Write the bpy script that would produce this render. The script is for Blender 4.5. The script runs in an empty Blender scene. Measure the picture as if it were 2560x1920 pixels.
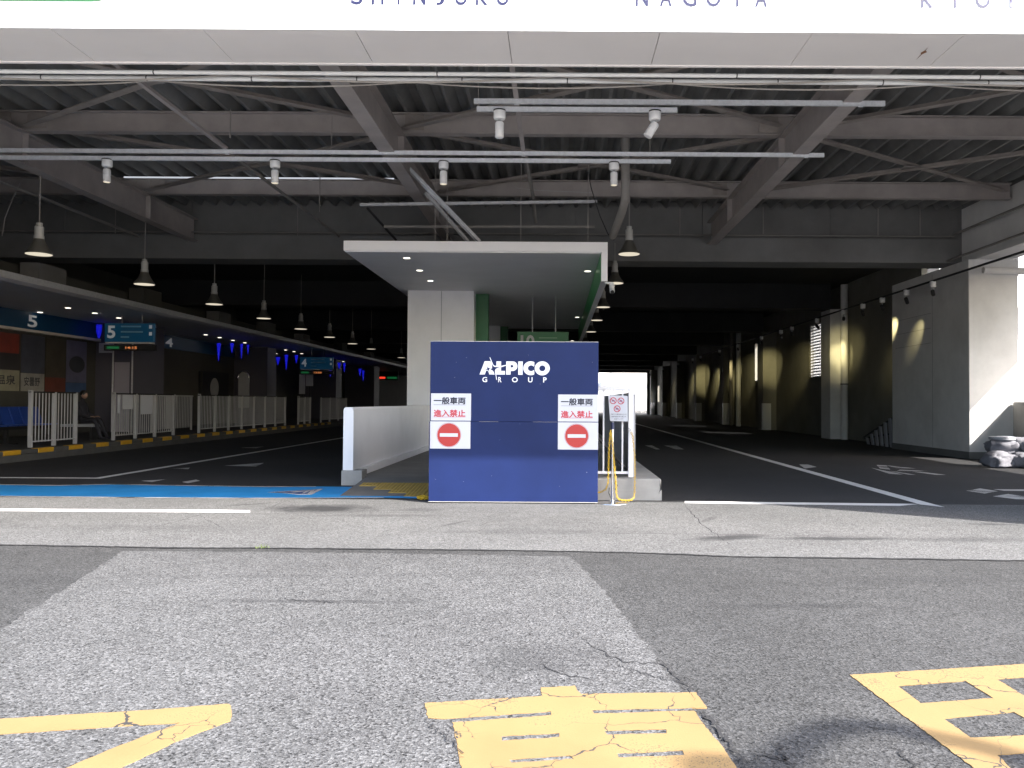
import bpy, bmesh, math, random
from mathutils import Vector, Matrix, Quaternion
random.seed(7)
R = math.radians
S = bpy.context.scene
COL = S.collection

# ------------------------------------------------------------------ camera
F, CX, CY, CAMZ = 2071.0, 1392.0, 960.0, 1.5      # focal length and optical centre in photo pixels
PITCH, ROLL = math.atan(45 / F), 0.006
_f = Vector((0, math.cos(PITCH), math.sin(PITCH)))
_u0 = Vector((0, -math.sin(PITCH), math.cos(PITCH)))
_r = math.cos(ROLL) * Vector((1, 0, 0)) + math.sin(ROLL) * _u0
_u = -math.sin(ROLL) * Vector((1, 0, 0)) + math.cos(ROLL) * _u0
cam = bpy.data.cameras.new("camera")
cam.sensor_width = 36.0
cam.lens = 36.0 * F / 2560
cam.shift_x = -(CX - 1280) / 2560
cam.clip_start, cam.clip_end = 0.05, 1000
cam_o = bpy.data.objects.new("camera", cam)
COL.objects.link(cam_o)
m = Matrix((_r, _u, -_f)).transposed().to_4x4()
m.translation = (0, 0, CAMZ)
cam_o.matrix_world = m
S.camera = cam_o

# ------------------------------------------------------------------ light
LDIR = Vector((-1.47, 1.0, -1.5)).normalized()
w = bpy.data.worlds.new("World"); S.world = w; w.use_nodes = True
nt = w.node_tree
sky = nt.nodes.new("ShaderNodeTexSky"); sky.sky_type = 'NISHITA'; sky.sun_disc = False
sky.sun_elevation = math.asin(-LDIR.z); sky.sun_rotation = math.atan2(-LDIR.x, -LDIR.y)
sky.air_density = 1.0; sky.dust_density = 2.6; sky.ozone_density = 0.8
nt.links.new(sky.outputs[0], nt.nodes["Background"].inputs[0])
nt.nodes["Background"].inputs[1].default_value = 0.15
sun = bpy.data.lights.new("sun", 'SUN'); sun.energy = 3.3; sun.angle = R(0.6); sun.color = (1.0, 0.955, 0.89)
sun_o = bpy.data.objects.new("sun", sun); COL.objects.link(sun_o)
sun_o.rotation_euler = LDIR.to_track_quat('-Z', 'Y').to_euler()
sun_o.location = (20, -15, 25)
vs = S.view_settings
S.display_settings.display_device = 'sRGB'
vs.view_transform = 'Standard'; vs.look = 'None'; vs.gamma = 1.0; vs.use_curve_mapping = False
vs.exposure = 2.15
S.render.engine = 'CYCLES'
cy = S.cycles
cy.use_denoising = True
cy.max_bounces = 8; cy.diffuse_bounces = 5; cy.glossy_bounces = 3; cy.transmission_bounces = 4
cy.caustics_reflective = False; cy.caustics_refractive = False
cy.sample_clamp_indirect = 8.0

# ------------------------------------------------------------------ helpers
def ray(px, py):
    return _f + (px - CX) / F * _r - (py - CY) / F * _u
def gp(px, py, z=0.0):                      # photo pixel -> point on a level plane
    d = ray(px, py); t = (z - CAMZ) / d.z
    p = Vector((0, 0, CAMZ)) + t * d; p.z = z
    return p
def aty(px, py, Y):                         # photo pixel -> point on the plane y = Y
    d = ray(px, py); return Vector((0, 0, CAMZ)) + (Y / d.y) * d
def atx(px, py, X):
    d = ray(px, py); return Vector((0, 0, CAMZ)) + (X / d.x) * d

ORG = {}
class MB:
    def __init__(s): s.v = []; s.f = []
    def add(s, vs, fs):
        n = len(s.v); s.v += [tuple(v) for v in vs]; s.f += [tuple(i + n for i in f) for f in fs]; return s
    def box(s, x0, x1, y0, y1, z0, z1):
        return s.add([(x0,y0,z0),(x1,y0,z0),(x1,y1,z0),(x0,y1,z0),(x0,y0,z1),(x1,y0,z1),(x1,y1,z1),(x0,y1,z1)],
                     [(0,3,2,1),(4,5,6,7),(0,1,5,4),(1,2,6,5),(2,3,7,6),(3,0,4,7)])
    def prism(s, poly, axis, a, b):         # polygon (2D, ccw-ish) swept along an axis between a and b
        n = len(poly)
        def P(p, t): return {'x': (t, p[0], p[1]), 'y': (p[0], t, p[1]), 'z': (p[0], p[1], t)}[axis]
        return s.add([P(p, a) for p in poly] + [P(p, b) for p in poly],
                     [tuple(range(n))[::-1], tuple(range(n, 2 * n))] + [(i, (i + 1) % n, n + (i + 1) % n, n + i) for i in range(n)])
    def bar(s, a, b, w, h, up=(0, 0, 1)):   # rectangular bar from a to b
        a, b = Vector(a), Vector(b); d = (b - a).normalized(); up = Vector(up)
        if abs(d.dot(up)) > .99: up = Vector((0, 1, 0))
        x = d.cross(up).normalized() * w / 2; y = x.cross(d).normalized() * h / 2
        vs = [p + i * x + j * y for p in (a, b) for i, j in ((-1,-1),(1,-1),(1,1),(-1,1))]
        return s.add(vs, [(0,3,2,1),(4,5,6,7),(0,1,5,4),(1,2,6,5),(2,3,7,6),(3,0,4,7)])
    def tube(s, pts, r, n=8, closed=False, cap=True):
        pts = [Vector(p) for p in pts]; N = len(pts); rs = r if isinstance(r, (list, tuple)) else [r] * N
        rings = []; prev = None
        for i, p in enumerate(pts):
            d = (pts[(i + 1) % N] - pts[i - 1]) if closed else (pts[min(i + 1, N - 1)] - pts[max(i - 1, 0)])
            d.normalize()
            if prev is None:
                up = Vector((0, 0, 1)) if abs(d.z) < .9 else Vector((1, 0, 0)); x = d.cross(up).normalized()
            else:
                x = (prev - d * prev.dot(d)).normalized()
            prev = x; y = d.cross(x)
            rings.append([p + rs[i] * (math.cos(2 * math.pi * k / n) * x + math.sin(2 * math.pi * k / n) * y) for k in range(n)])
        vs = [v for q in rings for v in q]; fs = []
        for i in range(N if closed else N - 1):
            j = (i + 1) % N
            fs += [(i * n + k, i * n + (k + 1) % n, j * n + (k + 1) % n, j * n + k) for k in range(n)]
        if cap and not closed: fs += [tuple(range(n))[::-1], tuple(range((N - 1) * n, N * n))]
        return s.add(vs, fs)
    def lathe(s, prof, c=(0, 0, 0), n=24, axis='z'):
        vs = []; c = Vector(c)
        for r_, z in prof:
            for k in range(n):
                a = 2 * math.pi * k / n; q = (r_ * math.cos(a), r_ * math.sin(a), z)
                if axis == 'y': q = (q[0], z, q[1])
                vs.append(c + Vector(q))
        fs = [(i * n + k, i * n + (k + 1) % n, (i + 1) * n + (k + 1) % n, (i + 1) * n + k) for i in range(len(prof) - 1) for k in range(n)]
        fs += [tuple(range(n))[::-1], tuple(range((len(prof) - 1) * n, len(prof) * n))]
        return s.add(vs, fs)
    def sheet(s, pts): return s.add(pts, [tuple(range(len(pts)))])
    def xf(s, M): s.v = [tuple(M @ Vector(v)) for v in s.v]; return s

def link(name, me, mat, parent):
    o = bpy.data.objects.new(name, me)
    if mat is not None and not me.materials: me.materials.append(mat)
    COL.objects.link(o)
    if parent is not None: o.parent = parent
    return o
def org(p):
    return ORG.get(p.name, Vector((0, 0, 0))) if p is not None else Vector((0, 0, 0))
def build(mb, name, mat, parent=None, smooth=False, bevel=0.0, local=False, seg=2):
    """one mesh object; coordinates are world ones unless local"""
    me = bpy.data.meshes.new(name)
    o0 = Vector((0, 0, 0)) if local else org(parent)
    me.from_pydata([Vector(v) - o0 for v in mb.v], [], mb.f)
    bm = bmesh.new(); bm.from_mesh(me)
    bmesh.ops.recalc_face_normals(bm, faces=bm.faces)
    bm.to_mesh(me); bm.free()
    if smooth:
        for p in me.polygons: p.use_smooth = True
        try: me.set_sharp_from_angle(angle=R(40))
        except Exception: pass
    o = link(name, me, mat, parent)
    if parent is not None: ORG[o.name] = org(parent)
    if bevel:
        b = o.modifiers.new("bevel", 'BEVEL'); b.width = bevel; b.segments = seg; b.limit_method = 'ANGLE'; b.angle_limit = R(40)
    return o
def tag(o, label=None, cat=None, group=None, kind=None):
    for k, v in (("label", label), ("category", cat), ("group", group), ("kind", kind)):
        if v: o[k] = v
    return o
def thing(name, loc, label, cat, group=None, rz=0.0):
    o = bpy.data.objects.new(name, None); COL.objects.link(o); o.empty_display_size = .2
    o.location = loc; o.rotation_euler.z = rz; ORG[o.name] = Vector(loc)
    return tag(o, label, cat, group)
def copy_tree(o, parent=None):
    c = o.copy(); COL.objects.link(c); c.parent = parent
    for ch in [x for x in bpy.data.objects if x.parent == o]: copy_tree(ch, c)
    return c
def box(name, mat, parent, *a, bevel=0.0, **k): return build(MB().box(*a), name, mat, parent, bevel=bevel, **k)

_tmp = []
def text_mesh(body, size=1.0, bold=0.0, ext=0.0, space=1.0, align='LEFT', res=3):
    cu = bpy.data.curves.new("t", 'FONT'); cu.body = body; cu.size = size; cu.offset = bold; cu.extrude = ext
    cu.space_character = space; cu.align_x = align; cu.resolution_u = res; cu.fill_mode = 'FRONT' if ext == 0 else 'BOTH'
    o = bpy.data.objects.new("t", cu); COL.objects.link(o)
    bpy.context.view_layer.update()
    me = bpy.data.meshes.new_from_object(o.evaluated_get(bpy.context.evaluated_depsgraph_get()))
    bpy.data.objects.remove(o); bpy.data.curves.remove(cu)
    return me
def fit_text(name, body, mat, parent, x0, x1, z0, z1, place, bold=0.0, space=1.0, over=0.0):
    """text scaled into the rectangle x0..x1, z0..z1 of a plane; place(u, v) -> world point"""
    me = text_mesh(body, 1.0, bold, 0, space)
    xs = [v.co.x for v in me.vertices]; ys = [v.co.y for v in me.vertices]
    ax, bx, ay, by = min(xs), max(xs), min(ys), max(ys); o0 = org(parent)
    for v in me.vertices:
        v.co = Vector(place(x0 + (v.co.x - ax) / (bx - ax) * (x1 - x0), z0 + (v.co.y - ay) / (by - ay) * (z1 - z0))) - o0
    if over:
        bm = bmesh.new(); bm.from_mesh(me); src = list(bm.verts) + list(bm.edges) + list(bm.faces)
        for k, (dx, dz) in enumerate(((over, 0), (-over, 0), (0, over), (0, -over))):
            g_ = bmesh.ops.duplicate(bm, geom=src)["geom"]
            bmesh.ops.translate(bm, verts=[q for q in g_ if isinstance(q, bmesh.types.BMVert)], vec=(dx, -.0001 * (k + 1), dz))
        bm.to_mesh(me); bm.free()
    o = link(name, me, mat, parent); me.name = name
    ORG[o.name] = o0
    return o
def flat_fill(name, loops, z, mat, parent, place=None, thick=0.0):
    """filled outline with holes, lying on a plane (place maps 2D to world)"""
    cu = bpy.data.curves.new("c", 'CURVE'); cu.dimensions = '2D'; cu.fill_mode = 'BOTH'; cu.extrude = thick / 2
    for lp in loops:
        sp = cu.splines.new('POLY'); sp.points.add(len(lp) - 1); sp.use_cyclic_u = True
        for q, p in zip(sp.points, lp): q.co = (p[0], p[1], 0, 1)
    o = bpy.data.objects.new("c", cu); COL.objects.link(o); bpy.context.view_layer.update()
    me = bpy.data.meshes.new_from_object(o.evaluated_get(bpy.context.evaluated_depsgraph_get()))
    bpy.data.objects.remove(o); bpy.data.curves.remove(cu)
    o0 = org(parent)
    for v in me.vertices:
        v.co = (Vector(place(v.co.x, v.co.y)) if place else Vector((v.co.x, v.co.y, z - thick / 2 + v.co.z))) - o0
    me.name = name
    o = link(name, me, mat, parent); ORG[o.name] = o0
    return o

# ------------------------------------------------------------------ materials
MATS = {}
def mat(name, col, rough=.6, metal=0.0, var=0.0, scale=3.0, bump=0.0, bscale=60.0, emit=None, estr=0.0, spec=.5, stretch=(1, 1, 1), dirt=0.0):
    if name in MATS: return MATS[name]
    m = bpy.data.materials.new(name); m.use_nodes = True; MATS[name] = m
    nt = m.node_tree; b = nt.nodes["Principled BSDF"]
    b.inputs["Base Color"].default_value = (*col, 1); b.inputs["Roughness"].default_value = rough; b.inputs["Metallic"].default_value = metal
    b.inputs["Specular IOR Level"].default_value = spec
    if emit: b.inputs["Emission Color"].default_value = (*emit, 1); b.inputs["Emission Strength"].default_value = estr
    if var or bump or dirt:
        g = nt.nodes.new("ShaderNodeNewGeometry")
        mp = nt.nodes.new("ShaderNodeMapping"); mp.inputs["Scale"].default_value = stretch
        nt.links.new(g.outputs["Position"], mp.inputs["Vector"])
    if var or dirt:
        n = nt.nodes.new("ShaderNodeTexNoise"); n.inputs["Scale"].default_value = scale; n.inputs["Detail"].default_value = 6; n.inputs["Roughness"].default_value = .65
        nt.links.new(mp.outputs[0], n.inputs["Vector"])
        r = nt.nodes.new("ShaderNodeMapRange"); r.inputs[1].default_value = .3; r.inputs[2].default_value = .7
        r.inputs[3].default_value = 1 - var; r.inputs[4].default_value = 1 + var * .6
        nt.links.new(n.outputs["Fac"], r.inputs[0])
        mx = nt.nodes.new("ShaderNodeMix"); mx.data_type = 'RGBA'; mx.blend_type = 'MULTIPLY'; mx.inputs[0].default_value = 1
        mx.inputs[6].default_value = (*col, 1)
        nt.links.new(r.outputs[0], mx.inputs[7])
        out = mx.outputs[2]
        if dirt:
            n2 = nt.nodes.new("ShaderNodeTexNoise"); n2.inputs["Scale"].default_value = scale * .45; n2.inputs["Detail"].default_value = 8
            nt.links.new(mp.outputs[0], n2.inputs["Vector"])
            r2 = nt.nodes.new("ShaderNodeMapRange"); r2.inputs[1].default_value = .55; r2.inputs[2].default_value = .75; r2.inputs[4].default_value = dirt
            nt.links.new(n2.outputs["Fac"], r2.inputs[0])
            m2 = nt.nodes.new("ShaderNodeMix"); m2.data_type = 'RGBA'; nt.links.new(r2.outputs[0], m2.inputs[0]); nt.links.new(out, m2.inputs[6])
            m2.inputs[7].default_value = (col[0] * .35, col[1] * .32, col[2] * .28, 1); out = m2.outputs[2]
        nt.links.new(out, b.inputs["Base Color"])
    if bump:
        n = nt.nodes.new("ShaderNodeTexNoise"); n.inputs["Scale"].default_value = bscale; n.inputs["Detail"].default_value = 4
        nt.links.new(mp.outputs[0], n.inputs["Vector"])
        bp = nt.nodes.new("ShaderNodeBump"); bp.inputs["Strength"].default_value = bump; bp.inputs["Distance"].default_value = .01
        nt.links.new(n.outputs["Fac"], bp.inputs["Height"]); nt.links.new(bp.outputs[0], b.inputs["Normal"])
    return m

def asphalt(name, dark, light, stones=.5, scale=85.0, blotch=.2, stains=(), tint=(1, 1, 1.03)):
    m = bpy.data.materials.new(name); m.use_nodes = True; nt = m.node_tree; N = nt.nodes; L = nt.links
    b = N["Principled BSDF"]; b.inputs["Roughness"].default_value = .85; b.inputs["Specular IOR Level"].default_value = .3
    g = N.new("ShaderNodeNewGeometry")
    def noise(sc, det=5, rgh=.6):
        n = N.new("ShaderNodeTexNoise"); n.inputs["Scale"].default_value = sc; n.inputs["Detail"].default_value = det; n.inputs["Roughness"].default_value = rgh
        L.new(g.outputs["Position"], n.inputs["Vector"]); return n.outputs["Fac"]
    def rng(src, a, b_, c, d):
        r = N.new("ShaderNodeMapRange"); r.inputs[1].default_value = a; r.inputs[2].default_value = b_; r.inputs[3].default_value = c; r.inputs[4].default_value = d
        L.new(src, r.inputs[0]); return r.outputs[0]
    def math_(op, a, c):
        k = N.new("ShaderNodeMath"); k.operation = op
        for i, q in enumerate((a, c)):
            if isinstance(q, (int, float)): k.inputs[i].default_value = q
            else: L.new(q, k.inputs[i])
        return k.outputs[0]
    v = N.new("ShaderNodeTexVoronoi"); v.inputs["Scale"].default_value = scale; v.inputs["Randomness"].default_value = 1
    L.new(g.outputs["Position"], v.inputs["Vector"])
    sep = N.new("ShaderNodeSeparateColor"); L.new(v.outputs["Color"], sep.inputs[0])
    v2 = N.new("ShaderNodeTexVoronoi"); v2.inputs["Scale"].default_value = scale * 2.1
    L.new(g.outputs["Position"], v2.inputs["Vector"])
    sep2 = N.new("ShaderNodeSeparateColor"); L.new(v2.outputs["Color"], sep2.inputs[0])
    def ramp(src, stops):
        r = N.new("ShaderNodeValToRGB"); e = r.color_ramp.elements
        while len(e) < len(stops): e.new(.5)
        for k, (p, q) in zip(e, stops): k.position = p; k.color = (q, q, q, 1)
        L.new(src, r.inputs[0]); return r.outputs[0]
    a_ = ramp(sep.outputs[0], ((0, 0), (.14, .05), (.22, .38), (.6, .46), (.8, .62), (.9, .95), (1, 1)))
    b_ = ramp(sep2.outputs[1], ((0, 0), (.2, .1), (.3, .42), (.75, .5), (.88, .9), (1, 1)))
    st = math_('ADD', math_('MULTIPLY', a_, .62), math_('MULTIPLY', b_, .38))
    st = math_('ADD', math_('MULTIPLY', math_('SUBTRACT', st, .45), stones), .45)
    st = math_('MULTIPLY', st, rng(noise(.55, 6), .3, .7, 1 - blotch, 1 + blotch))
    st = math_('MULTIPLY', st, rng(noise(5, 4), .3, .7, 1 - blotch * .5, 1 + blotch * .5))
    st = math_('MULTIPLY', st, rng(noise(260, 2), .3, .7, .8, 1.2))
    mx = N.new("ShaderNodeMix"); mx.data_type = 'RGBA'; mx.inputs[6].default_value = (*[dark * t for t in tint], 1); mx.inputs[7].default_value = (*[light * t for t in tint], 1)
    L.new(st, mx.inputs[0]); out = mx.outputs[2]
    mask = None
    for (x, y, rx, ry, ang, amt) in stains:
        mp = N.new("ShaderNodeMapping"); mp.vector_type = 'TEXTURE'
        mp.inputs["Location"].default_value = (x, y, 0); mp.inputs["Rotation"].default_value = (0, 0, ang); mp.inputs["Scale"].default_value = (rx, ry, 1)
        L.new(g.outputs["Position"], mp.inputs["Vector"])
        ln = N.new("ShaderNodeVectorMath"); ln.operation = 'LENGTH'; L.new(mp.outputs[0], ln.inputs[0])
        d = math_('ADD', ln.outputs["Value"], math_('MULTIPLY', math_('SUBTRACT', noise(3.5, 6), .5), 1.5))
        k = rng(d, .35, 1.05, amt, 0)
        mask = k if mask is None else math_('MAXIMUM', mask, k)
    if mask is not None:
        m2 = N.new("ShaderNodeMix"); m2.data_type = 'RGBA'; L.new(mask, m2.inputs[0]); L.new(out, m2.inputs[6])
        m2.inputs[7].default_value = (.018, .018, .02, 1); out = m2.outputs[2]
    L.new(out, b.inputs["Base Color"])
    bp = N.new("ShaderNodeBump"); bp.inputs["Strength"].default_value = .55; bp.inputs["Distance"].default_value = .006
    L.new(math_('ADD', v.outputs["Distance"], noise(150, 3)), bp.inputs["Height"]); L.new(bp.outputs[0], b.inputs["Normal"])
    return m

def road_paint(name, col, crack=.0, wear=.0, under=.05, cscale=2.6):
    """paint film with worn-through fine cracks"""
    m = bpy.data.materials.new(name); m.use_nodes = True; nt = m.node_tree; N = nt.nodes; L = nt.links
    b = N["Principled BSDF"]; b.inputs["Roughness"].default_value = .7; b.inputs["Specular IOR Level"].default_value = .3
    g = N.new("ShaderNodeNewGeometry")
    nz = N.new("ShaderNodeTexNoise"); nz.inputs["Scale"].default_value = 5; nz.inputs["Detail"].default_value = 5; L.new(g.outputs["Position"], nz.inputs["Vector"])
    mxv = N.new("ShaderNodeMix"); mxv.data_type = 'VECTOR'; mxv.inputs[0].default_value = .16
    L.new(g.outputs["Position"], mxv.inputs[4]); L.new(nz.outputs["Color"], mxv.inputs[5])
    v = N.new("ShaderNodeTexVoronoi"); v.feature = 'DISTANCE_TO_EDGE'; v.inputs["Scale"].default_value = cscale; L.new(mxv.outputs[1], v.inputs["Vector"])
    n2 = N.new("ShaderNodeTexNoise"); n2.inputs["Scale"].default_value = 2.2; n2.inputs["Detail"].default_value = 3; L.new(g.outputs["Position"], n2.inputs["Vector"])
    wd = N.new("ShaderNodeMapRange"); wd.inputs[1].default_value = .42; wd.inputs[2].default_value = .7; wd.inputs[3].default_value = 0.0; wd.inputs[4].default_value = crack
    L.new(n2.outputs["Fac"], wd.inputs[0])
    lt = N.new("ShaderNodeMath"); lt.operation = 'LESS_THAN'; L.new(v.outputs["Distance"], lt.inputs[0]); L.new(wd.outputs[0], lt.inputs[1])
    n3 = N.new("ShaderNodeTexNoise"); n3.inputs["Scale"].default_value = 120; n3.inputs["Detail"].default_value = 6; L.new(g.outputs["Position"], n3.inputs["Vector"])
    n4 = N.new("ShaderNodeTexNoise"); n4.inputs["Scale"].default_value = 1.6; n4.inputs["Detail"].default_value = 4; L.new(g.outputs["Position"], n4.inputs["Vector"])
    ad = N.new("ShaderNodeMath"); ad.operation = 'ADD'; L.new(n3.outputs["Fac"], ad.inputs[0]); L.new(n4.outputs["Fac"], ad.inputs[1])
    wr = N.new("ShaderNodeMapRange"); wr.inputs[1].default_value = 1.25 - wear; wr.inputs[2].default_value = 1.4 - wear; L.new(ad.outputs[0], wr.inputs[0])
    mxm = N.new("ShaderNodeMath"); mxm.operation = 'MAXIMUM'; L.new(lt.outputs[0], mxm.inputs[0]); L.new(wr.outputs[0], mxm.inputs[1])
    tone = N.new("ShaderNodeMapRange"); tone.inputs[1].default_value = .3; tone.inputs[2].default_value = .7; tone.inputs[3].default_value = .86; tone.inputs[4].default_value = 1.06
    L.new(n4.outputs["Fac"], tone.inputs[0])
    ct = N.new("ShaderNodeMix"); ct.data_type = 'RGBA'; ct.blend_type = 'MULTIPLY'; ct.inputs[0].default_value = 1; ct.inputs[6].default_value = (*col, 1); L.new(tone.outputs[0], ct.inputs[7])
    mx = N.new("ShaderNodeMix"); mx.data_type = 'RGBA'; L.new(mxm.outputs[0], mx.inputs[0]); L.new(ct.outputs[2], mx.inputs[6]); mx.inputs[7].default_value = (under, under, under, 1)
    L.new(mx.outputs[2], b.inputs["Base Color"])
    bp = N.new("ShaderNodeBump"); bp.inputs["Strength"].default_value = .25; bp.inputs["Distance"].default_value = .004
    L.new(n3.outputs["Fac"], bp.inputs["Height"]); L.new(bp.outputs[0], b.inputs["Normal"])
    return m

def emissive(name, col, st):
    return mat(name, (.02, .02, .02), .5, emit=col, estr=st)

def st(px, py, rx, ry, ang=0, amt=.6):
    p = gp(px, py); return (p.x, p.y, rx, ry, ang, amt)
def rough_edge(pts, amp, step, z, seed):
    rnd = random.Random(seed); P = [gp(*p) for p in pts]; out = []
    for a, b in zip(P, P[1:] + P[:1]):
        k = max(1, min(120, int((b - a).length / step)))
        for i in range(k):
            q = a.lerp(b, i / k); out.append((q.x + rnd.uniform(-amp, amp), q.y + rnd.uniform(-amp, amp), z))
    return out
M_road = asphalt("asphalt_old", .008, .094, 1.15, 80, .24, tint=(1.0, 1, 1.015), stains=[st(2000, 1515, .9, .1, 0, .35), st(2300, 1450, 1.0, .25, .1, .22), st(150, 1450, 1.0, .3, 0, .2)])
M_inner_shade = asphalt("asphalt_inner_shade", .014, .058, .5, 80, .2, tint=(1, 1, 1.06))  # asphalt under the roof, darkened: the hall's shade is in the colour
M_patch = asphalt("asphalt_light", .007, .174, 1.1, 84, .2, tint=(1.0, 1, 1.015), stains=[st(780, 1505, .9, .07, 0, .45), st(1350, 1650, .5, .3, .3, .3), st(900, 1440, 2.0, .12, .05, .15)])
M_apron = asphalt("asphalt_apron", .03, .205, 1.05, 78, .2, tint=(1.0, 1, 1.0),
                  stains=[st(800, 1272, .85, .5, 0, .85), st(1300, 1330, 1.6, .25, 0, .22), st(300, 1320, 1.8, .3, 0, .2), st(960, 1290, 1.0, .16, 0, .35), st(1050, 1275, .4, .22, 0, .4), st(1830, 1345, .6, .22, .35, .75), st(2080, 1348, .9, .14, 0, .7),
                          st(2400, 1350, .9, .22, 0, .4), st(1770, 1300, .07, .5, -.45, .35), st(1135, 1310, .06, .35, -.5, .45), st(620, 1262, .09, .4, -.9, .5), st(2480, 1312, .35, .12, 0, .5)])
M_white = road_paint("road_white", (0.702, 0.702, 0.693), 0, .08)
M_whitew = road_paint("road_white_worn", (.5, .5, .5), 0, .24, .04)
M_yellow = road_paint("road_yellow", (.255, .168, .074), .011, .06, .04)
M_blue = road_paint("road_blue", (0.0246, 0.2788, 0.656), 0, .0, .05)
M_crack = mat("crack", (.018, .018, .02), .95)
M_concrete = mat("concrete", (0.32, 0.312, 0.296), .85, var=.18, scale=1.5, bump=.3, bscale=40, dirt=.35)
M_deep_shade = mat("deep_ceiling_shade", (0.03825, 0.03825, 0.0408), .9, var=.2, scale=.8)  # concrete deep in the hall, with the shade put into its colour
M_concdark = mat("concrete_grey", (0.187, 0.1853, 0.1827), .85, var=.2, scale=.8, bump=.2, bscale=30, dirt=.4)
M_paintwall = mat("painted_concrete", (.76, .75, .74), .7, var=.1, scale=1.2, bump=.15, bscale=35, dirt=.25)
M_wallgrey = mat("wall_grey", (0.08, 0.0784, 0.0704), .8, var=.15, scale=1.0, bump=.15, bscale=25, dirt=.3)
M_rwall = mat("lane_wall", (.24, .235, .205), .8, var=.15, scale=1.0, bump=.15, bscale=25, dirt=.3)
M_lowwall = mat("low_wall_paint", (.88, .88, .91), .55, var=.04, scale=2, dirt=.08)
M_steel = mat("painted_steel", (.40, .362, .348), .6, var=.16, scale=1.6, dirt=.3)
M_deck = mat("folded_deck", (.25, .25, .246), .5, .1, var=.28, scale=1.1, dirt=.45)
M_brace = mat("brace_steel", (0.357, 0.3187, 0.2932), .7, var=.25, scale=2.5, dirt=.4)
M_galv = mat("galvanised", (0.702, 0.72, 0.756), .42, .15, var=.15, scale=14)
M_galvdull = mat("galvanised_dull", (.45, .45, .46), .55, .1, var=.15, scale=10)
M_fascia = mat("sign_white", (.82, .82, .82), .45)
M_soffit = mat("soffit_panel", (0.7626, 0.7301, 0.7115), .55, var=.03, scale=.8, dirt=.06)
M_rust = mat("rust", (.22, .10, .05), .9, var=.4, scale=30)
M_indigo = mat("letter_indigo", (.010, .011, .055), .5)
M_green = mat("sign_green", (.022, .20, .05), .5)
M_shelter = mat("shelter_white", (.93, .92, .95), .5, var=.03, scale=1)
M_shelter_in = mat("shelter_soffit", (.86, .86, .90), .6, var=.05, scale=1)
M_greenpanel = mat("green_panel", (.03, .33, .09), .35)
M_greendark = mat("green_panel_dark", (.012, .11, .035), .45)
M_board = mat("board_blue", (0.01025, 0.0205, 0.0861), .5, var=.16, scale=1.1, dirt=.25, spec=.18)
M_boardedge = mat("board_edge", (.55, .53, .50), .7)
M_sheet = mat("sheet_white", (0.492, 0.5084, 0.5658), .4)
M_black = mat("print_black", (.012, .014, .03), .5)
M_red = mat("print_red", (0.364, 0.026, 0.0234), .45)
M_redtext = mat("print_red_text", (0.432, 0.042, 0.06), .45)
M_logo = mat("logo_white", (0.697, 0.714, 0.765), .4)
M_navy = mat("logo_navy", (0.01025, 0.0205, 0.0861), .5, spec=.18)
M_chain = mat("chain_yellow", (0.576, 0.368, 0.024), .45, var=.1, scale=20)
M_chrome = mat("stainless", (.72, .72, .74), .22, 1.0)
M_rail = mat("rail_white", (.74, .74, .77), .45, var=.05, scale=4)
M_fence = mat("fence_white", (0.448, 0.448, 0.462), .5, var=.06, scale=5)
M_greypanel = mat("panel_grey", (.36, .37, .40), .6, var=.08, scale=3)
M_dark = mat("dark_rubber", (.02, .02, .022), .6)
M_pavement = mat("pavement_dark", (0.052, 0.0512, 0.0496), .85, var=.2, scale=2, bump=.3, bscale=60)
M_tactile = mat("tactile_yellow", (.34, .23, .05), .75, var=.15, scale=8)
M_kerb = mat("kerb_stone", (0.078, 0.0768, 0.075), .85, var=.2, scale=4)
M_kerby = mat("kerb_yellow", (0.585, 0.3225, 0.015), .6, var=.12, scale=8)
M_lilac = mat("wall_lilac", (0.0975, 0.09425, 0.1235), .55, var=.05, scale=1)
M_bluesign = mat("blue_sign", (0.009, 0.075, 0.18), .4)
M_bluesign2 = mat("blue_sign_panel", (0.0072, 0.078, 0.168), .35, emit=(.01, .14, .30), estr=.02)
M_signtext = mat("sign_text", (.8, .82, .85), .5, emit=(.8, .85, .9), estr=.02)
M_lampshade = mat("lamp_shade", (.17, .165, .15), .45, .6)
M_lampbody = mat("lamp_body", (.84, .84, .84), .4)
M_pvc = mat("pipe_pvc", (.66, .66, .65), .4)
M_pipe = mat("pipe_grey", (.24, .225, .21), .6, var=.1, scale=4)
M_cable = mat("cable_grey", (.30, .28, .26), .7)
M_sack = mat("sack_cloth", (.20, .20, .225), .85, var=.2, scale=9, bump=.5, bscale=70)
M_glow = emissive("lamp_glow", (1.0, .90, .70), .18)
M_glow2 = emissive("downlight_glow", (1.0, .93, .80), .7)
M_tube = emissive("tube_glow", (.85, .90, 1.0), .16)
M_icicle = emissive("blue_light", (.012, .015, 1.0), .10)
M_led_r = emissive("led_red", (1.0, .06, .03), .25)
M_led_o = emissive("led_orange", (1.0, .32, .10), .18)
M_led_g = emissive("led_green", (.03, .5, .15), .04)
M_whitewall = mat("far_wall_white", (.80, .79, .78), .6, var=.03, scale=.5)

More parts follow.
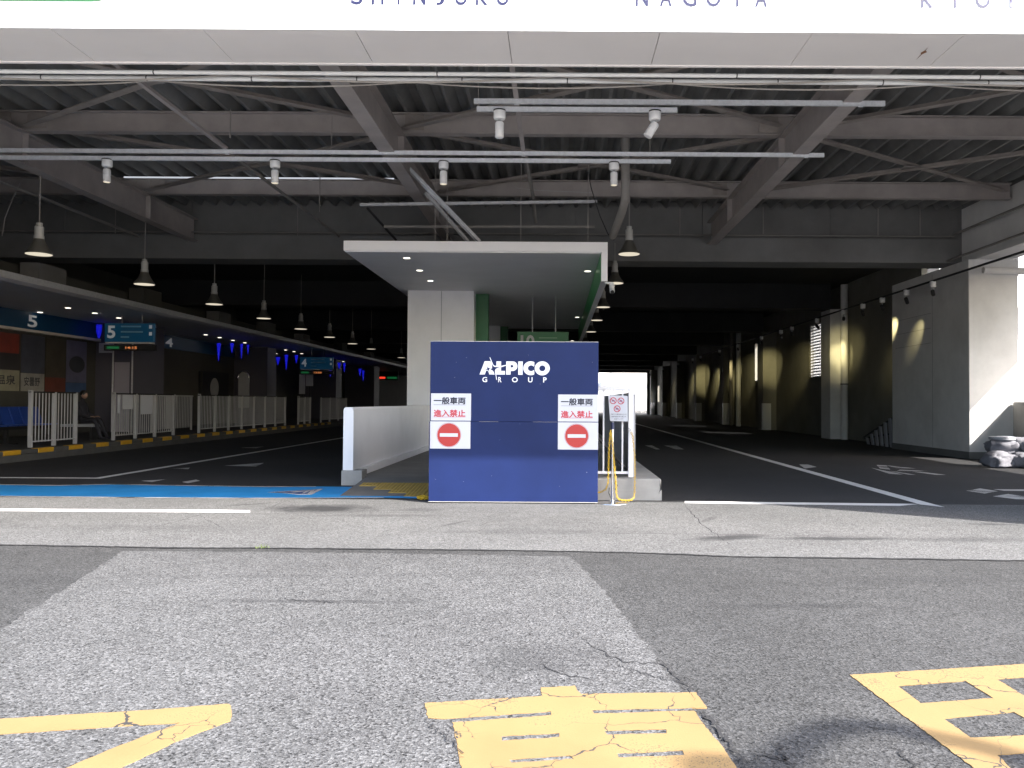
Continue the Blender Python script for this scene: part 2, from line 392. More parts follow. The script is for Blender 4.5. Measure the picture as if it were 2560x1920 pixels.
# ------------------------------------------------------------------ ground
ground = build(MB().sheet([(-160, -120, 0), (160, -120, 0), (160, 200, 0), (-160, 200, 0)]), "ground", M_road)
tag(ground, kind="structure")
tag(box("bounce_sidewalk", mat("bounce_sidewalk_concrete", (0.506, 0.495, 0.473), .85, var=.1, scale=1.5), None, -60, 60, -40, 2.3, -.02, .1), kind="structure")  # unseen pale paving behind the camera, added to bounce light onto the ceiling
def gpoly(pts, z): return [gp(x, y).xy.to_3d() + Vector((0, 0, z)) for x, y in pts]
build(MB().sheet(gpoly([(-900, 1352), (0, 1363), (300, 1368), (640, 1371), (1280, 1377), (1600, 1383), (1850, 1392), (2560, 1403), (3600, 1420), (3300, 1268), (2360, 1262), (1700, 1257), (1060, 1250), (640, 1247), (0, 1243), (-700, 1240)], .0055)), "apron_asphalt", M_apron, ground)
build(MB().sheet(rough_edge([(310, 1378), (880, 1383), (1425, 1392), (1480, 1445), (1530, 1500), (1590, 1580), (1650, 1660), (1735, 1775), (1900, 2000), (-900, 2100), (-300, 1765), (0, 1575)], .018, .05, .004, 3)), "asphalt_patch", M_patch, ground)

build(MB().sheet([(-12.75, 12.75, .004), (2.0, 12.62, .004), (5.6, 12.35, .004), (15, 12.2, .004), (15, 104.9, .004), (-12.75, 104.9, .004)]), "inner_road_shade", M_inner_shade, ground)  # starts at the shadow edge; its darker colour paints in the shade

def ribbon(pts, wid, z, jag=.02, n=9, taper=True, seed=0):
    """jagged crack: a thin strip along ground points"""
    rnd = random.Random(seed); P = [Vector(p) for p in pts]; Q = []
    for a, b in zip(P, P[1:]):
        k = max(2, int((b - a).length / .06)) if n == 0 else n
        for i in range(k): Q.append(a.lerp(b, i / k) + Vector((rnd.uniform(-jag, jag), rnd.uniform(-jag, jag), 0)))
    Q.append(P[-1]); mb = MB(); N = len(Q); L = []; Rr = []
    for i, q in enumerate(Q):
        d = (Q[min(i + 1, N - 1)] - Q[max(i - 1, 0)]).normalized(); nrm = Vector((-d.y, d.x, 0))
        wv = wid * rnd.uniform(.35, 1.2) * (min(1, 4 * min(i, N - 1 - i) / N + .15) if taper else 1) / 2
        L.append((q + nrm * wv).xy.to_3d() + Vector((0, 0, z))); Rr.append((q - nrm * wv).xy.to_3d() + Vector((0, 0, z)))
    return mb.add(L + Rr, [(i, i + 1, N + i + 1, N + i) for i in range(N - 1)])
cr = lambda pts, wid, z=.007, jag=.02, n=7, taper=True, seed=0: build(ribbon([gp(*p) for p in pts], wid, z, jag, n, taper, seed), "crack", M_crack, ground)
cr([(-500, 1358), (0, 1363), (170, 1366), (300, 1368), (420, 1371), (640, 1371), (860, 1373), (1280, 1377), (1600, 1383), (1850, 1393), (2200, 1397), (2560, 1403), (3000, 1410)], .05, jag=.012, n=16, taper=False, seed=1)
cr([(1430, 1585), (1500, 1630), (1560, 1655), (1660, 1665), (1690, 1695), (1720, 1720), (1735, 1755)], .012, seed=2)
cr([(1540, 1660), (1600, 1685), (1680, 1705), (1715, 1722)], .006, seed=3)
cr([(1735, 1770), (1770, 1800), (1800, 1840), (1830, 1870), (1850, 1900), (1880, 1940)], .018, z=.0115, seed=4)
cr([(1840, 1885), (1900, 1890), (1960, 1900), (1985, 1925)], .012, seed=5)
cr([(1980, 1800), (2060, 1812), (2110, 1820), (2180, 1848), (2300, 1860), (2390, 1868)], .007, z=.0115, seed=6)
cr([(2250, 1870), (2270, 1900), (2290, 1925)], .012, seed=7)
cr([(1940, 1860), (1955, 1880), (1980, 1915)], .014, seed=8)
cr([(1070, 1800), (1090, 1830), (1140, 1865), (1160, 1900)], .01, z=.0115, seed=9)
cr([(690, 1495), (745, 1503), (800, 1505), (855, 1510)], .012, seed=10)
cr([(1780, 1535), (1800, 1570), (1840, 1595), (1900, 1600), (1990, 1603)], .004, seed=11)
cr([(1960, 1510), (2020, 1513), (2100, 1518)], .007, seed=12)
cr([(500, 1290), (560, 1322), (400, 1335)][:2], .01, z=.006, seed=13)
cr([(0, 1300), (330, 1330), (640, 1283), (730, 1248)][2:], .012, z=.006, seed=14)
cr([(330, 1335), (420, 1310), (520, 1283), (560, 1283)], .012, z=.006, seed=15)
cr([(560, 1284), (800, 1284), (1100, 1282), (1400, 1281), (1500, 1282)], .012, z=.006, jag=.006, taper=False, seed=16)
cr([(1500, 1334), (1800, 1337), (2000, 1340), (2200, 1344)], .015, z=.006, jag=.006, taper=False, seed=17)
cr([(1712, 1262), (1725, 1280), (1760, 1315), (1800, 1345), (1830, 1365)], .015, z=.006, jag=.02, seed=18)
cr([(1340, 1660), (1420, 1690), (1500, 1705)], .01, seed=19)
cr([(1900, 1400), (1940, 1420), (2010, 1440)], .006, seed=20)

def gfill(name, loops, m, z):
    if m is M_yellow: L_ = [[(q[0], q[1]) for q in rough_edge(lp, .0035, .025, 0, 9 + k)] for k, lp in enumerate(loops)]
    else: L_ = [[gp(*p).xy for p in lp] for lp in loops]
    return flat_fill(name, L_, z, m, ground, thick=z - .0005)
def cp(ox, oy, k, pts): return [(ox + x * k, oy + y * k) for x, y in pts]
lt = []
lt.append(gfill("yellow_lettering", [[(-420, 1832), (0, 1801), (180, 1790), (340, 1781), (573, 1763), (578, 1768), (579, 1790), (574, 1806), (515, 1828), (430, 1862), (309, 1920), (60, 2060), (-120, 2060), (191, 1913), (300, 1868), (391, 1833), (451, 1811), (300, 1819), (0, 1839), (-420, 1878)]], M_yellow, .008))
c6 = lambda *p: cp(1020, 1680, .3797, p)
lt.append(gfill("yellow_lettering", [c6((110,212),(885,165),(875,110),(1100,98),(1108,125),(1145,152),(1500,146),(1895,142),(1970,242),(1210,258),(1230,282),(1885,262),(1930,330),(2010,430),(2090,530),(2160,632),(2400,960),(420,960),(350,632),(325,500),(295,340),(945,292),(935,268),(230,318),(130,312)),
   c6((615,430),(995,412),(1000,437),(620,460)), c6((1290,395),(1700,385),(1706,412),(1310,420)), c6((665,585),(1070,560),(1088,580),(680,607)), c6((1380,545),(1805,527),(1815,557),(1390,572)), c6((740,760),(1190,735),(1210,760),(755,785)), c6((1490,715),(1960,690),(1975,725),(1505,745))], M_yellow, .0065))
c7 = lambda *p: cp(1820, 1620, .33454, p)
lt.append(gfill("yellow_lettering", [c7((910,205),(2950,78),(4100,1000),(2000,1050),(1830,897)), c7((1270,287),(1775,250),(1980,378),(1440,418)), c7((2010,237),(2620,195),(2880,320),(2212,362)),
   c7((1615,532),(2140,483),(2420,650),(1815,676)), c7((2400,470),(3020,425),(3380,590),(2680,640)), c7((2015,805),(2560,765),(2900,990),(2240,1030))], M_yellow, .004))
build(MB().sheet(gpoly([(-700, 1268), (0, 1273), (560, 1276), (625, 1277), (625, 1283), (0, 1279), (-700, 1275)], .008)), "white_line", M_white, ground)
build(MB().sheet(gpoly([(1712, 1254), (2300, 1261), (2250, 1266), (1712, 1259)], .008)), "white_line", M_white, ground)
p0, p1 = Vector((5.36, 12.35, 0)), Vector((5.62, 12.2, 0))
build(MB().sheet([(5.42, 12.36, .0085), (5.64, 12.06, .0085), (5.64, 60, .0085), (5.47, 60, .0085)]), "white_line", M_white, ground)
build(MB().sheet([(-10.9, 15.62, .008), (-8.58, 15.62, .008), (-8.58, 15.8, .008), (-10.9, 15.8, .008)]), "white_line", M_white, ground)
build(MB().sheet([(-8.76, 15.8, .0085), (-8.58, 15.8, .0085), (-8.45, 50, .0085), (-8.62, 50, .0085)]), "white_line", M_white, ground)
# blue lane with its pale borders
blue_top = [(-500, 1215), (0, 1212), (140, 1214), (270, 1211), (450, 1214), (640, 1217), (790, 1217), (880, 1218), (930, 1223), (990, 1232), (1060, 1245)]
blue_bot = [(1060, 1248), (960, 1245), (640, 1246), (300, 1244), (0, 1241), (-500, 1239)]
build(MB().sheet(gpoly(blue_top + blue_bot, .007)), "blue_lane", M_blue, ground)
def pxline(pts, dy, z, m, name="white_line"):
    return build(MB().sheet(gpoly(pts + [(x, y + dy) for x, y in pts[::-1]], z)), name, m, ground)
pxline(blue_top[:7], 1.8, .0105, M_whitew); pxline(blue_bot[1:][::-1], 1.8, .0105, M_whitew)
# triangular emblem painted in the blue lane
c_em = lambda *p: cp(620, 1180, .226, p)
gfill("lane_emblem", [c_em((215,230),(830,192),(700,255),(560,257),(400,240))], M_whitew, .0105)
gfill("lane_emblem", [c_em((300,231),(770,200),(660,247),(560,250),(430,237))], mat("emblem_navy", (.02, .05, .16), .7), .013)
gfill("lane_emblem", [c_em((470,228),(700,212),(620,243),(600,243),(640,222),(500,234))], M_whitew, .0155)
gfill("lane_emblem", [c_em((700,213),(740,208),(690,245),(660,247))], M_whitew, .0155)
# worn white marks on the inner roads
for pts in ([(1998, 1162), (2020, 1162), (2042, 1168), (2012, 1172)], [(2191, 1163), (2216, 1164), (2226, 1175), (2200, 1172)], [(2216, 1164), (2290, 1172), (2240, 1171)], [(2177, 1170), (2200, 1175), (2258, 1187), (2225, 1186)], [(2250, 1175), (2320, 1178), (2240, 1179)],
            [(2240, 1180), (2290, 1188), (2270, 1187), (2220, 1178)], [(2300, 1180), (2365, 1188), (2340, 1188), (2280, 1180)], [(2415, 1228), (2450, 1222), (2495, 1229), (2462, 1235)], [(2482, 1224), (2600, 1225), (2600, 1229), (2510, 1228)], [(2482, 1242), (2520, 1236), (2640, 1252), (2540, 1249)],
            [(1612, 1114), (1630, 1114), (1650, 1124), (1640, 1124)], [(1660, 1114), (1690, 1114), (1710, 1124), (1690, 1124)],
            [(352, 1203), (390, 1201), (415, 1199), (380, 1206)], [(455, 1206), (490, 1200), (500, 1203), (470, 1209)], [(430, 1172), (475, 1170), (470, 1174)], [(560, 1165), (660, 1158), (640, 1167)], [(600, 1120), (660, 1117), (640, 1121)]):
    build(MB().sheet(gpoly(pts, .008)), "worn_road_mark", M_whitew, ground)
# grass tuft in the joint
g0 = gp(655, 1371); rnd = random.Random(5); mb = MB()
for i in range(26):
    a = rnd.uniform(0, 6.28); x = g0.x + rnd.gauss(0, .035); y = g0.y + rnd.gauss(0, .012); h = rnd.uniform(.02, .05)
    d = Vector((math.cos(a), math.sin(a), 0)) * .004; e = Vector((math.cos(a + 1.5), math.sin(a + 1.5), 0)) * rnd.uniform(.005, .03)
    p = Vector((x, y, .004)); mb.add([p - d, p + d, p + e + Vector((0, 0, h))], [(0, 1, 2)])
tag(build(mb, "grass_tuft", mat("weed_green", (.10, .14, .03), .8)), "tiny green weed growing in the long asphalt joint", "weed")

# ------------------------------------------------------------------ terminal building
BZ = 5.55                                       # underside of the sign band
bld = thing("bus_terminal_building", (0, 9, 0), "open bus terminal hall with white sign band across its front", "building")
band = build(MB().box(-18, 8.0, 8.95, 8.965, BZ - .004, 8.3), "sign_band", M_fascia, bld)
pl = lambda yy: (lambda u, v: (u, yy, v))
for word, a, b in (("SHINJUKU", -2.27, -.55), ("NAGOYA", .84, 2.27), ("KYOTO", 3.95, 5.30)):
    # drawn light letter by letter so that the spacing stays even
    n = len(word); step = (b - a - .13) / (n - 1)
    for i, ch in enumerate(word):
        wd = {'I': .02, 'J': .09, 'O': .16, 'G': .155, 'N': .135}.get(ch, .13)
        c = a + .065 + i * step
        fit_text("sign_letter", ch, M_indigo, band, c - wd / 2, c + wd / 2, 5.822, 6.022, pl(8.943), bold=.012)
lp = [(-9.0, 5.842), (-5.1, 5.842)] + [(-5.1 + .42 * math.sin(t), 6.170 - .328 * math.cos(t)) for t in (i * math.pi / 2 / 8 for i in range(1, 9))] + [(-4.68, 6.9), (-9.0, 6.9)]
build(MB().prism(lp, 'y', 8.935, 8.95), "green_sign_panel", M_green, band)
joints = [-17.24 + 1.668 * i for i in range(16)]
for a, b in zip(joints, joints[1:]):
    o = box("soffit_panel", M_soffit, bld, a + .004, min(b, 8.0) - .004, 8.97, 9.86, BZ + random.uniform(0, .003), BZ + .03)
box("soffit_backing", M_steel, bld, -18, 8.0, 8.97, 9.84, BZ + .035, BZ + .08)
box("soffit_trim", M_soffit, bld, -18, 8.0, 9.86, 9.90, BZ - .012, BZ + .10)
build(MB().sheet([(4.19, 9.30, BZ - .002), (4.20, 9.40, BZ - .002), (4.235, 9.44, BZ - .002), (4.205, 9.50, BZ - .002), (4.20, 9.66, BZ - .002), (4.192, 9.5, BZ - .002), (4.17, 9.46, BZ - .002), (4.19, 9.4, BZ - .002)]), "rust_stain", M_rust, bld)
def hbeam(mb, p0, p1, wd, z0, z1, tf=.025, tw=.016):
    """H section along x or y"""
    for za, zb in ((z0, z0 + tf), (z1 - tf, z1)):
        if p0[0] == p1[0]: mb.box(p0[0] - wd / 2, p0[0] + wd / 2, p0[1], p1[1], za, zb)
        else: mb.box(p0[0], p1[0], p0[1] - wd / 2, p0[1] + wd / 2, za, zb)
    if p0[0] == p1[0]: mb.box(p0[0] - tw / 2, p0[0] + tw / 2, p0[1], p1[1], z0 + tf, z1 - tf)
    else: mb.box(p0[0], p1[0], p0[1] - tw / 2, p0[1] + tw / 2, z0 + tf, z1 - tf)
    return mb
BX = (-10.35, -3.1, 4.38); GY = (11.1, 15.9, 20.7)
for x in BX:
    b = build(hbeam(MB(), (x, 9.92), (x, 23.45), .27, 6.0, 6.64), "roof_beam", M_steel, bld)
    for y in GY[1:]:
        build(MB().box(x - .125, x + .125, y - .012, y + .012, 6.025, 6.615), "stiffener", M_steel, b)
for y in GY:
    build(hbeam(MB(), (-17.9, y), (11.35, y), .2, 6.65, 7.05), "cross_girder", M_steel, bld)
xs = (-17.6,) + BX + (11.3,)
for (xa, xb) in zip(xs, xs[1:]):
    for (ya, yb) in zip(GY, GY[1:]):
        for k, ((a, b), z) in enumerate((((xa + .15, ya + .2), (xb - .15, yb - .2)), 6.78), (((xa + .15, yb - .2), (xb - .15, ya + .2)), 6.68)) if False else enumerate(((((xa + .15, ya + .2), (xb - .15, yb - .2)), 6.80), (((xa + .15, yb - .2), (xb - .15, ya + .2)), 6.70))):
            mb = MB().bar((a[0], a[1], z), (b[0], b[1], z), .15, .012); mb.bar((a[0], a[1] + .07, z + .05), (b[0], b[1] + .07, z + .05), .012, .1)
            build(mb, "roof_brace", M_brace, bld)
for (xa, xb) in zip(xs, xs[1:]):
    for (ya, yb) in zip(GY, GY[1:]):
        cx_, cy_ = (xa + xb) / 2, (ya + yb) / 2
        gs = build(MB().box(cx_ - .2, cx_ + .2, cy_ - .14, cy_ + .14, 6.742, 6.752), "gusset_plate", M_steel, bld)
for x in BX:
    for y in GY[1:]:
        for sx in (-1, 1):
            pl_ = build(MB().box(x + sx * .16, x + sx * .52, y - .118, y - .104, 6.70, 7.0), "splice_plate", M_brace, bld)
            mb = MB()
            for i in range(3):
                for j in range(3): mb.lathe([(.016, -.124), (.016, -.118)], (x + sx * (.22 + i * .11), y, 6.76 + j * .09), 6, 'y')
            tag(build(mb, "bolt_heads", M_brace, pl_), kind="stuff")
# folded plate roof
mb = MB(); pitch = .43; x = -18.0; prof = []
while x < 15.1:
    prof += [(x, 7.07), (x + .055, 7.07), (x + .175, 7.27), (x + .31, 7.27)]; x += pitch
vs0 = [(p[0], 9.95, p[1]) for p in prof]; vs1 = [(p[0], 23.6, p[1]) for p in prof]; n = len(prof)
mb.add(vs0 + vs1, [(i, i + 1, n + i + 1, n + i) for i in range(n - 1)])
build(mb, "folded_roof_deck", M_deck, bld)
box("roof_slab", M_concdark, bld, -18.2, 15.2, 8.97, 23.9, 7.3, 7.6)
# deep transverse wall and concrete beams of the covered road
for i in range(8):
    a = -17.9 + i * 3.68
    box("upper_wall_panel", M_concdark, bld, a + .006, a + 3.674, 23.8, 23.95, 6.22, 7.28)
CYS = (23.5, 35.0, 46.4, 57.5, 68.6, 79.6, 90.6, 101.5)
for i, y in enumerate(CYS):
    box("concrete_beam", M_concdark if i == 0 else M_deep_shade, bld, -19, 11.6, y, y + 1.0, 5.52 + .01 * (i % 2), 6.22 if i == 0 else 6.58, bevel=.02)
box("ceiling_slab", M_deep_shade, bld, -19.2, 14.0, 24.0, 105, 6.6, 6.9)
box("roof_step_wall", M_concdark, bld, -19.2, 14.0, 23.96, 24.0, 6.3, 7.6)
# left and right enclosing walls
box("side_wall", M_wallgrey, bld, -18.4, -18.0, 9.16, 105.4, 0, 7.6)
box("unseen_corner_wall", M_wallgrey, bld, -18.0, -9.3, 8.97, 9.4, 0, 5.54)  # unseen wall added on the left to keep daylight off the platform side
box("unseen_corner_wall", M_paintwall, bld, 8.0, 12.7, 8.95, 9.4, 0, 8.3)
box("eave_wall", M_paintwall, bld, 15.0, 15.25, 9.4, 23.9, 5.32, 7.6)
box("sign_band_return", M_fascia, bld, 12.7, 15.25, 8.95, 9.4, 5.05, 8.3)
box("side_panel", M_paintwall, bld, 11.5, 12.5, 12.0, 23.48, 5.5, 7.05)
# right row of columns
def rcol(y, x0, x1, d):
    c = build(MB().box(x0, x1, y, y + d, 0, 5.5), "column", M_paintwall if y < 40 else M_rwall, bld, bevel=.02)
    return c
colA = rcol(22.7, 11.3, 12.66, 5.2)
build(MB().box(11.28, 12.66, 22.68, 27.92, 0, .2), "column_base", M_concdark, colA)
for zz in (3.35, 3.8, 4.25): build(MB().box(11.297, 11.3, 25.0, 27.6, zz, zz + .008), "formwork_joint", M_concdark, colA)
for yy in (24.9,): build(MB().box(11.297, 11.3, yy, yy + .008, .22, 5.4), "formwork_joint", M_concdark, colA)
for y in CYS[1:]:
    c = rcol(y, 11.55, 12.7, 1.2)
    if y > 40: build(MB().box(11.54, 12.0, y - .012, y + .25, 0, 1.5), "white_guard", M_fascia, c)
    else: build(MB().box(11.62, 12.66, y - .012, y, 0, 5.45), "front_facing", M_paintwall, c)
# right wall with its openings
WX0, WX1 = 12.3, 12.5
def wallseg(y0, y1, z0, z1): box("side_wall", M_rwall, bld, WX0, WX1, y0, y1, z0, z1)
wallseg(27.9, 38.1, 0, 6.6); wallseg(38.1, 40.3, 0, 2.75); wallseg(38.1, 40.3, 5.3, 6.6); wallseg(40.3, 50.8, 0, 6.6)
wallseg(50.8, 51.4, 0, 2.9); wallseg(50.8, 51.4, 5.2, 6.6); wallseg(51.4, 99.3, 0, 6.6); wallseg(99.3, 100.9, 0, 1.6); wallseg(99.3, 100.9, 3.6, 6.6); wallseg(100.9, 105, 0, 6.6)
win = build(MB().box(WX0 + .05, WX0 + .11, 38.1, 38.16, 2.75, 5.3).box(WX0 + .05, WX0 + .11, 40.24, 40.3, 2.75, 5.3).box(WX0 + .05, WX0 + .11, 38.16, 40.24, 2.75, 2.81).box(WX0 + .05, WX0 + .11, 38.16, 40.24, 5.24, 5.3), "window_frame", M_galvdull, bld)
mb = MB()
for i in range(1, 16): mb.box(WX0 + .07, WX0 + .085, 38.1 + i * .1375 - .034, 38.1 + i * .1375 + .034, 2.8, 5.25)
for i in range(1, 18): mb.box(WX0 + .086, WX0 + .1, 38.15, 40.25, 2.75 + i * .142 - .034, 2.75 + i * .142 + .034)
tag(build(mb, "window_mesh", M_galvdull, win), kind="stuff")
# far end: wall over and beside the exit
box("end_wall", M_deep_shade, bld, -18, 1.4, 104.6, 105, 0, 1.3)
for a, b in ((-18, -14.9), (-14.4, -13.6), (-12.9, -11.9), (-10.8, 1.4)): box("end_wall", M_deep_shade, bld, a, b, 104.6, 105, 1.3, 3.6)
box("end_wall", M_deep_shade, bld, -18, 14, 104.6, 105, 5.25, 6.6); box("end_wall", M_deep_shade, bld, -18, 1.4, 104.6, 105, 3.6, 5.25)
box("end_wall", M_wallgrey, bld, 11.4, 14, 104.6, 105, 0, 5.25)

# ------------------------------------------------------------------ pipes, cables and light rails under the roof
def tube_thing(name, pts, r, m, label, cat, n=10, group=None, bands=None, bm_=None):
    o = build(MB().tube(pts, r, n), name, m, smooth=True); tag(o, label, cat, group)
    if bands:
        for p in bands:
            q = Vector(p); build(MB().lathe([(r * 1.08, -.007), (r * 1.08, .007)], (0, 0, 0), 10).xf(Matrix.Translation(q) @ Matrix.Rotation(R(90), 4, 'Y')), "pipe_clip", bm_ or M_dark, o)
    return o
zA, zB = aty(1280, 186, 10.15).z, aty(1280, 201, 10.4).z
tube_thing("conduit_pipe", [(-17, 10.15, zA), (8, 10.15, zA + .0)], .026, M_pvc, "upper white conduit pipe running along behind the sign band", "pipe", bands=[(x, 10.15, zA) for x in (-5, -1.5, 2.2, 5.2)])
tube_thing("conduit_pipe", [(-17, 10.4, zB), (8, 10.4, zB)], .032, M_pvc, "lower white conduit pipe hanging behind the sign band", "pipe", bands=[(-3.88 + i * 1.33, 10.4, zB) for i in range(-2, 8)])
def sag(x0, x1, y, z, dip, n, seed):
    rnd = random.Random(seed); out = []
    k = n * 8
    for i in range(k + 1):
        t = i / k; ph = (t * n) % 1
        out.append((x0 + (x1 - x0) * t, y + rnd.uniform(-.004, .004), z - dip * 4 * ph * (1 - ph)))
    return out
tube_thing("cable", sag(-16, 8, 10.25, zA + .02, .09, 6, 3), .012, M_cable, "grey cable sagging over the white conduit pipes", "cable", 6)
tube_thing("cable", sag(-15, 8, 10.45, zB - .01, .07, 7, 4), .010, M_cable, "thin grey cable looping below the lower conduit pipe", "cable", 6)
# bracket channels that run front to back
def chan(name, x, y0, y1, z, m, label, wd=.07, hh=.05):
    o = tag(build(MB().box(x - wd / 2, x + wd / 2, y0, y1, z, z + hh), name, m), label, "channel"); return o
chan("support_channel", -.63, 9.95, 14.9, 6.02, M_steel, "painted steel channel above the middle of the light rails")
chan("support_channel", -6.0, 9.95, 14.85, 6.02, M_steel, "painted steel channel running front to back over the left rail")
tube_thing("sprinkler_pipe", [(-6.05, 15.3, 6.05), (-6.05, 22.8, 6.05)], .035, M_pipe, "dark sprinkler pipe running back in the left roof bay", "pipe")
tube_thing("sprinkler_pipe", [(-11.6, 11, 6.02), (-11.6, 22.8, 6.02)], .035, M_pipe, "dark sprinkler pipe at the far left roof edge", "pipe")
tube_thing("sprinkler_pipe", [(-.6, 15.2, 6.05), (-.55, 18.5, 6.05), (-.52, 19.5, 5.75)], .04, M_pipe, "dark pipe bending down above the island shelter", "pipe")
RY1, RY2 = 12.3, 14.9
def rail(name, Y, px0, px1, py, label, hh=.05):
    a, b = aty(px0, py, Y), aty(px1, py, Y)
    z = (a.z + b.z) / 2
    mb = MB().box(a.x, b.x, Y - .02, Y + .02, z - hh / 2, z + hh / 2)
    mb.box(a.x, b.x, Y - .026, Y + .026, z - hh / 2 - .012, z - hh / 2)
    return tag(build(mb, name, M_galv), label, "rail"), z
_, z1a = rail("strut_rail", RY1, 1185, 2212, 255, "upper galvanised strut rail of the front pair", .062)
r1, z1b = rail("light_rail", RY1, 1192, 1693, 273, "short lower light rail carrying two front spotlights", .058)
_, z2a = rail("strut_rail", RY2, -400, 2060, 380, "long upper strut rail of the rear pair", .06)
r2, z2b = rail("light_rail", RY2, -400, 1677, 397, "long lower light rail carrying four spotlights", .06)
for x, z, Y in ((-1.17, z1a, RY1), (4.55, z1a, RY1), (4.5, z2a, RY2), (-.63, z1a, RY1), (-.63, z2a, RY2), (-6.0, z2a, RY2)):
    pass
def clamp(x, Y, z0, z1, label):
    tag(build(MB().box(x - .035, x + .035, Y - .035, Y - .028, z0, z1).box(x - .035, x + .035, Y + .028, Y + .035, z0, z1).box(x - .035, x + .035, Y - .028, Y + .028, z1 - .008, z1), "rail_clamp", M_galv), label, "clamp")
clamp(4.53, RY1, z1a - .05, 6.0, "clamp fixing the front strut rail to the right beam")
clamp(4.50, RY2, z2a - .05, 6.0, "clamp fixing the rear strut rail to the right beam")
clamp(-.63, RY1, z1a - .05, 6.02, "clamp fixing the front strut rail to the middle channel")
clamp(-.63, RY2, z2a - .05, 6.02, "clamp fixing the rear strut rail to the middle channel")
clamp(-6.0, RY2, z2a - .05, 6.02, "clamp fixing the rear strut rail to the left channel")
def hang(x, Y, z0, z1, label, r=.006):
    tag(build(MB().tube([(x, Y, z0), (x, Y, z1)], r, 6), "hanger_rod", M_cable), label, "rod")
hang(-1.2, RY1, z1b, 7.05, "thin rod holding the left end of the front rails")
hang(-4.1, RY2, z2b, 6.65, "thin rod holding the rear rails left of the beam")
hang(1.66, RY2, z2b, 7.05, "thin rod holding the right end of the rear light rail")
def spotlight(px, py, Y, zr, tilt, side, label, lit, scale=1.0):
    p = aty(px, py, Y); t = thing("spotlight", (p.x, Y, zr), label, "spotlight", "spotlights on the light rails")
    k = scale
    build(MB().lathe([(.082 * k, 0), (.09 * k, -.012), (.09 * k, -.11 * k), (.08 * k, -.13 * k)], n=20), "canopy", M_lampbody, t, smooth=True, local=True)
    build(MB().lathe([(.094 * k, .008), (.094 * k, -.008)], n=20), "gasket", M_dark, t, local=True)
    build(MB().tube([(0, 0, -.13 * k), (side * .02, 0, -.16 * k), (side * .035, 0, -.2 * k)], .022 * k, 8), "swivel", M_chrome, t, smooth=True, local=True)
    hd = MB().lathe([(.055 * k, .02), (.066 * k, 0), (.066 * k, -.10 * k), (.060 * k, -.104 * k), (.060 * k, -.112 * k), (.066 * k, -.116 * k), (.066 * k, -.21 * k), (.058 * k, -.215 * k)], n=20)
    Mx = Matrix.Translation((side * .04, 0, -.19 * k)) @ Matrix.Rotation(tilt, 4, 'Y')
    build(hd.xf(Mx), "lamp_head", M_lampbody, t, smooth=True, local=True)
    build(MB().lathe([(.056 * k, -.2155 * k), (.056 * k, -.219 * k)], n=20).xf(Mx), "lens", M_glow if lit else M_lampbody, t, local=True)
    return t
spotlight(1249, 283, RY1, z1b - .03, 0, 0, "upright white spotlight under the left end of the front rail", False)
spotlight(1637, 285, RY1, z1b - .03, .55, .02, "white spotlight tilted to the left on the front rail", False)
for px, sd, lb in ((268, -.6, "leftmost lit spotlight under the long rear rail"), (688, -.3, "lit spotlight on the rear rail, second from the left"), (1109, -.1, "lit spotlight on the rear rail above the canopy's middle"), (1535, .1, "lit spotlight near the right end of the long rear rail")):
    spotlight(px, 405, RY2, z2b - .035, 0, sd * .08, lb, True, 1.0)
# bars and trunking above the shelter roof
def bar2(name, a, Ya, b, Yb, wd, m, label, cat="bar"):
    tag(build(MB().bar(aty(*a, Ya), aty(*b, Yb), wd, wd), name, m), label, cat)
bar2("hanger_bar", (900, 512), 17.9, (1493, 504), 17.9, .06, M_galvdull, "pale bar hung above the front of the shelter roof")
bar2("hanger_bar", (960, 567), 19.4, (1487, 567), 19.4, .055, M_pipe, "dim bar hung behind the pale one over the shelter")
bar2("cable_trunking", (1022, 422), 17.2, (1198, 604), 18.6, .075, M_galv, "bright metal trunking slanting down onto the shelter roof")
bar2("cable_trunking", (1064, 482), 17.6, (1170, 604), 18.6, .06, M_galvdull, "dull metal trunking slanting beside the bright one")
for i, px in enumerate((1088, 1118, 1302, 1470)):
    p = aty(px, 560, 17.95); hang(p.x, 17.95, 4.95, 7.0, ["rod down to the shelter roof beside the trunking", "second rod down to the shelter roof from the left", "rod down to the middle of the shelter roof", "rod down to the right end of the shelter roof"][i], .008)
p = aty(1563, 345, 16.6)
tube_thing("drain_pipe", [(p.x, 16.6, 7.05), aty(1563, 500, 16.6), aty(1555, 530, 16.8), aty(1532, 590, 18.2)], .085, M_pipe, "rusty drain pipe dropping from the roof beside the shelter", "pipe", 14)
tag(build(MB().lathe([(.3, 0), (.3, .17), (.24, .2)], (aty(1460, 604, 19).x, 19.2, 4.95), 24), "roof_drum", M_paintwall, smooth=True), "pale round drum lying on the shelter roof", "drum")
tube_thing("cable", [aty(1470, 430, 17.6), aty(1478, 470, 17.7), aty(1500, 540, 17.9), aty(1520, 585, 18.2), aty(1535, 600, 18.3)], .012, M_dark, "thin black cable drooping right of the shelter roof", "cable", 6)
tube_thing("cable", [aty(50, 455, 19.0), aty(30, 500, 19.0), aty(12, 545, 19.1), aty(5, 590, 19.2)], .012, M_cable, "pale wire hanging at the far left under the roof", "cable", 6)
tube_thing("cable", [aty(1290, 470, 18.0), aty(1345, 476, 18.0), aty(1480, 482, 18.0)], .006, M_galvdull, "thin taut wire above the middle of the shelter roof", "cable", 5)
tube_thing("stay_pipe", [aty(918, 520, 19.5), aty(990, 600, 20.5)], .03, M_dark, "short dark pipe slanting behind the shelter's left roof edge", "pipe", 8)
tube_thing("support_strut", [aty(2450, 395, 19), aty(2250, 470, 21.5)], .03, M_brace, "dark strut under the right side of the roof", "strut", 6)
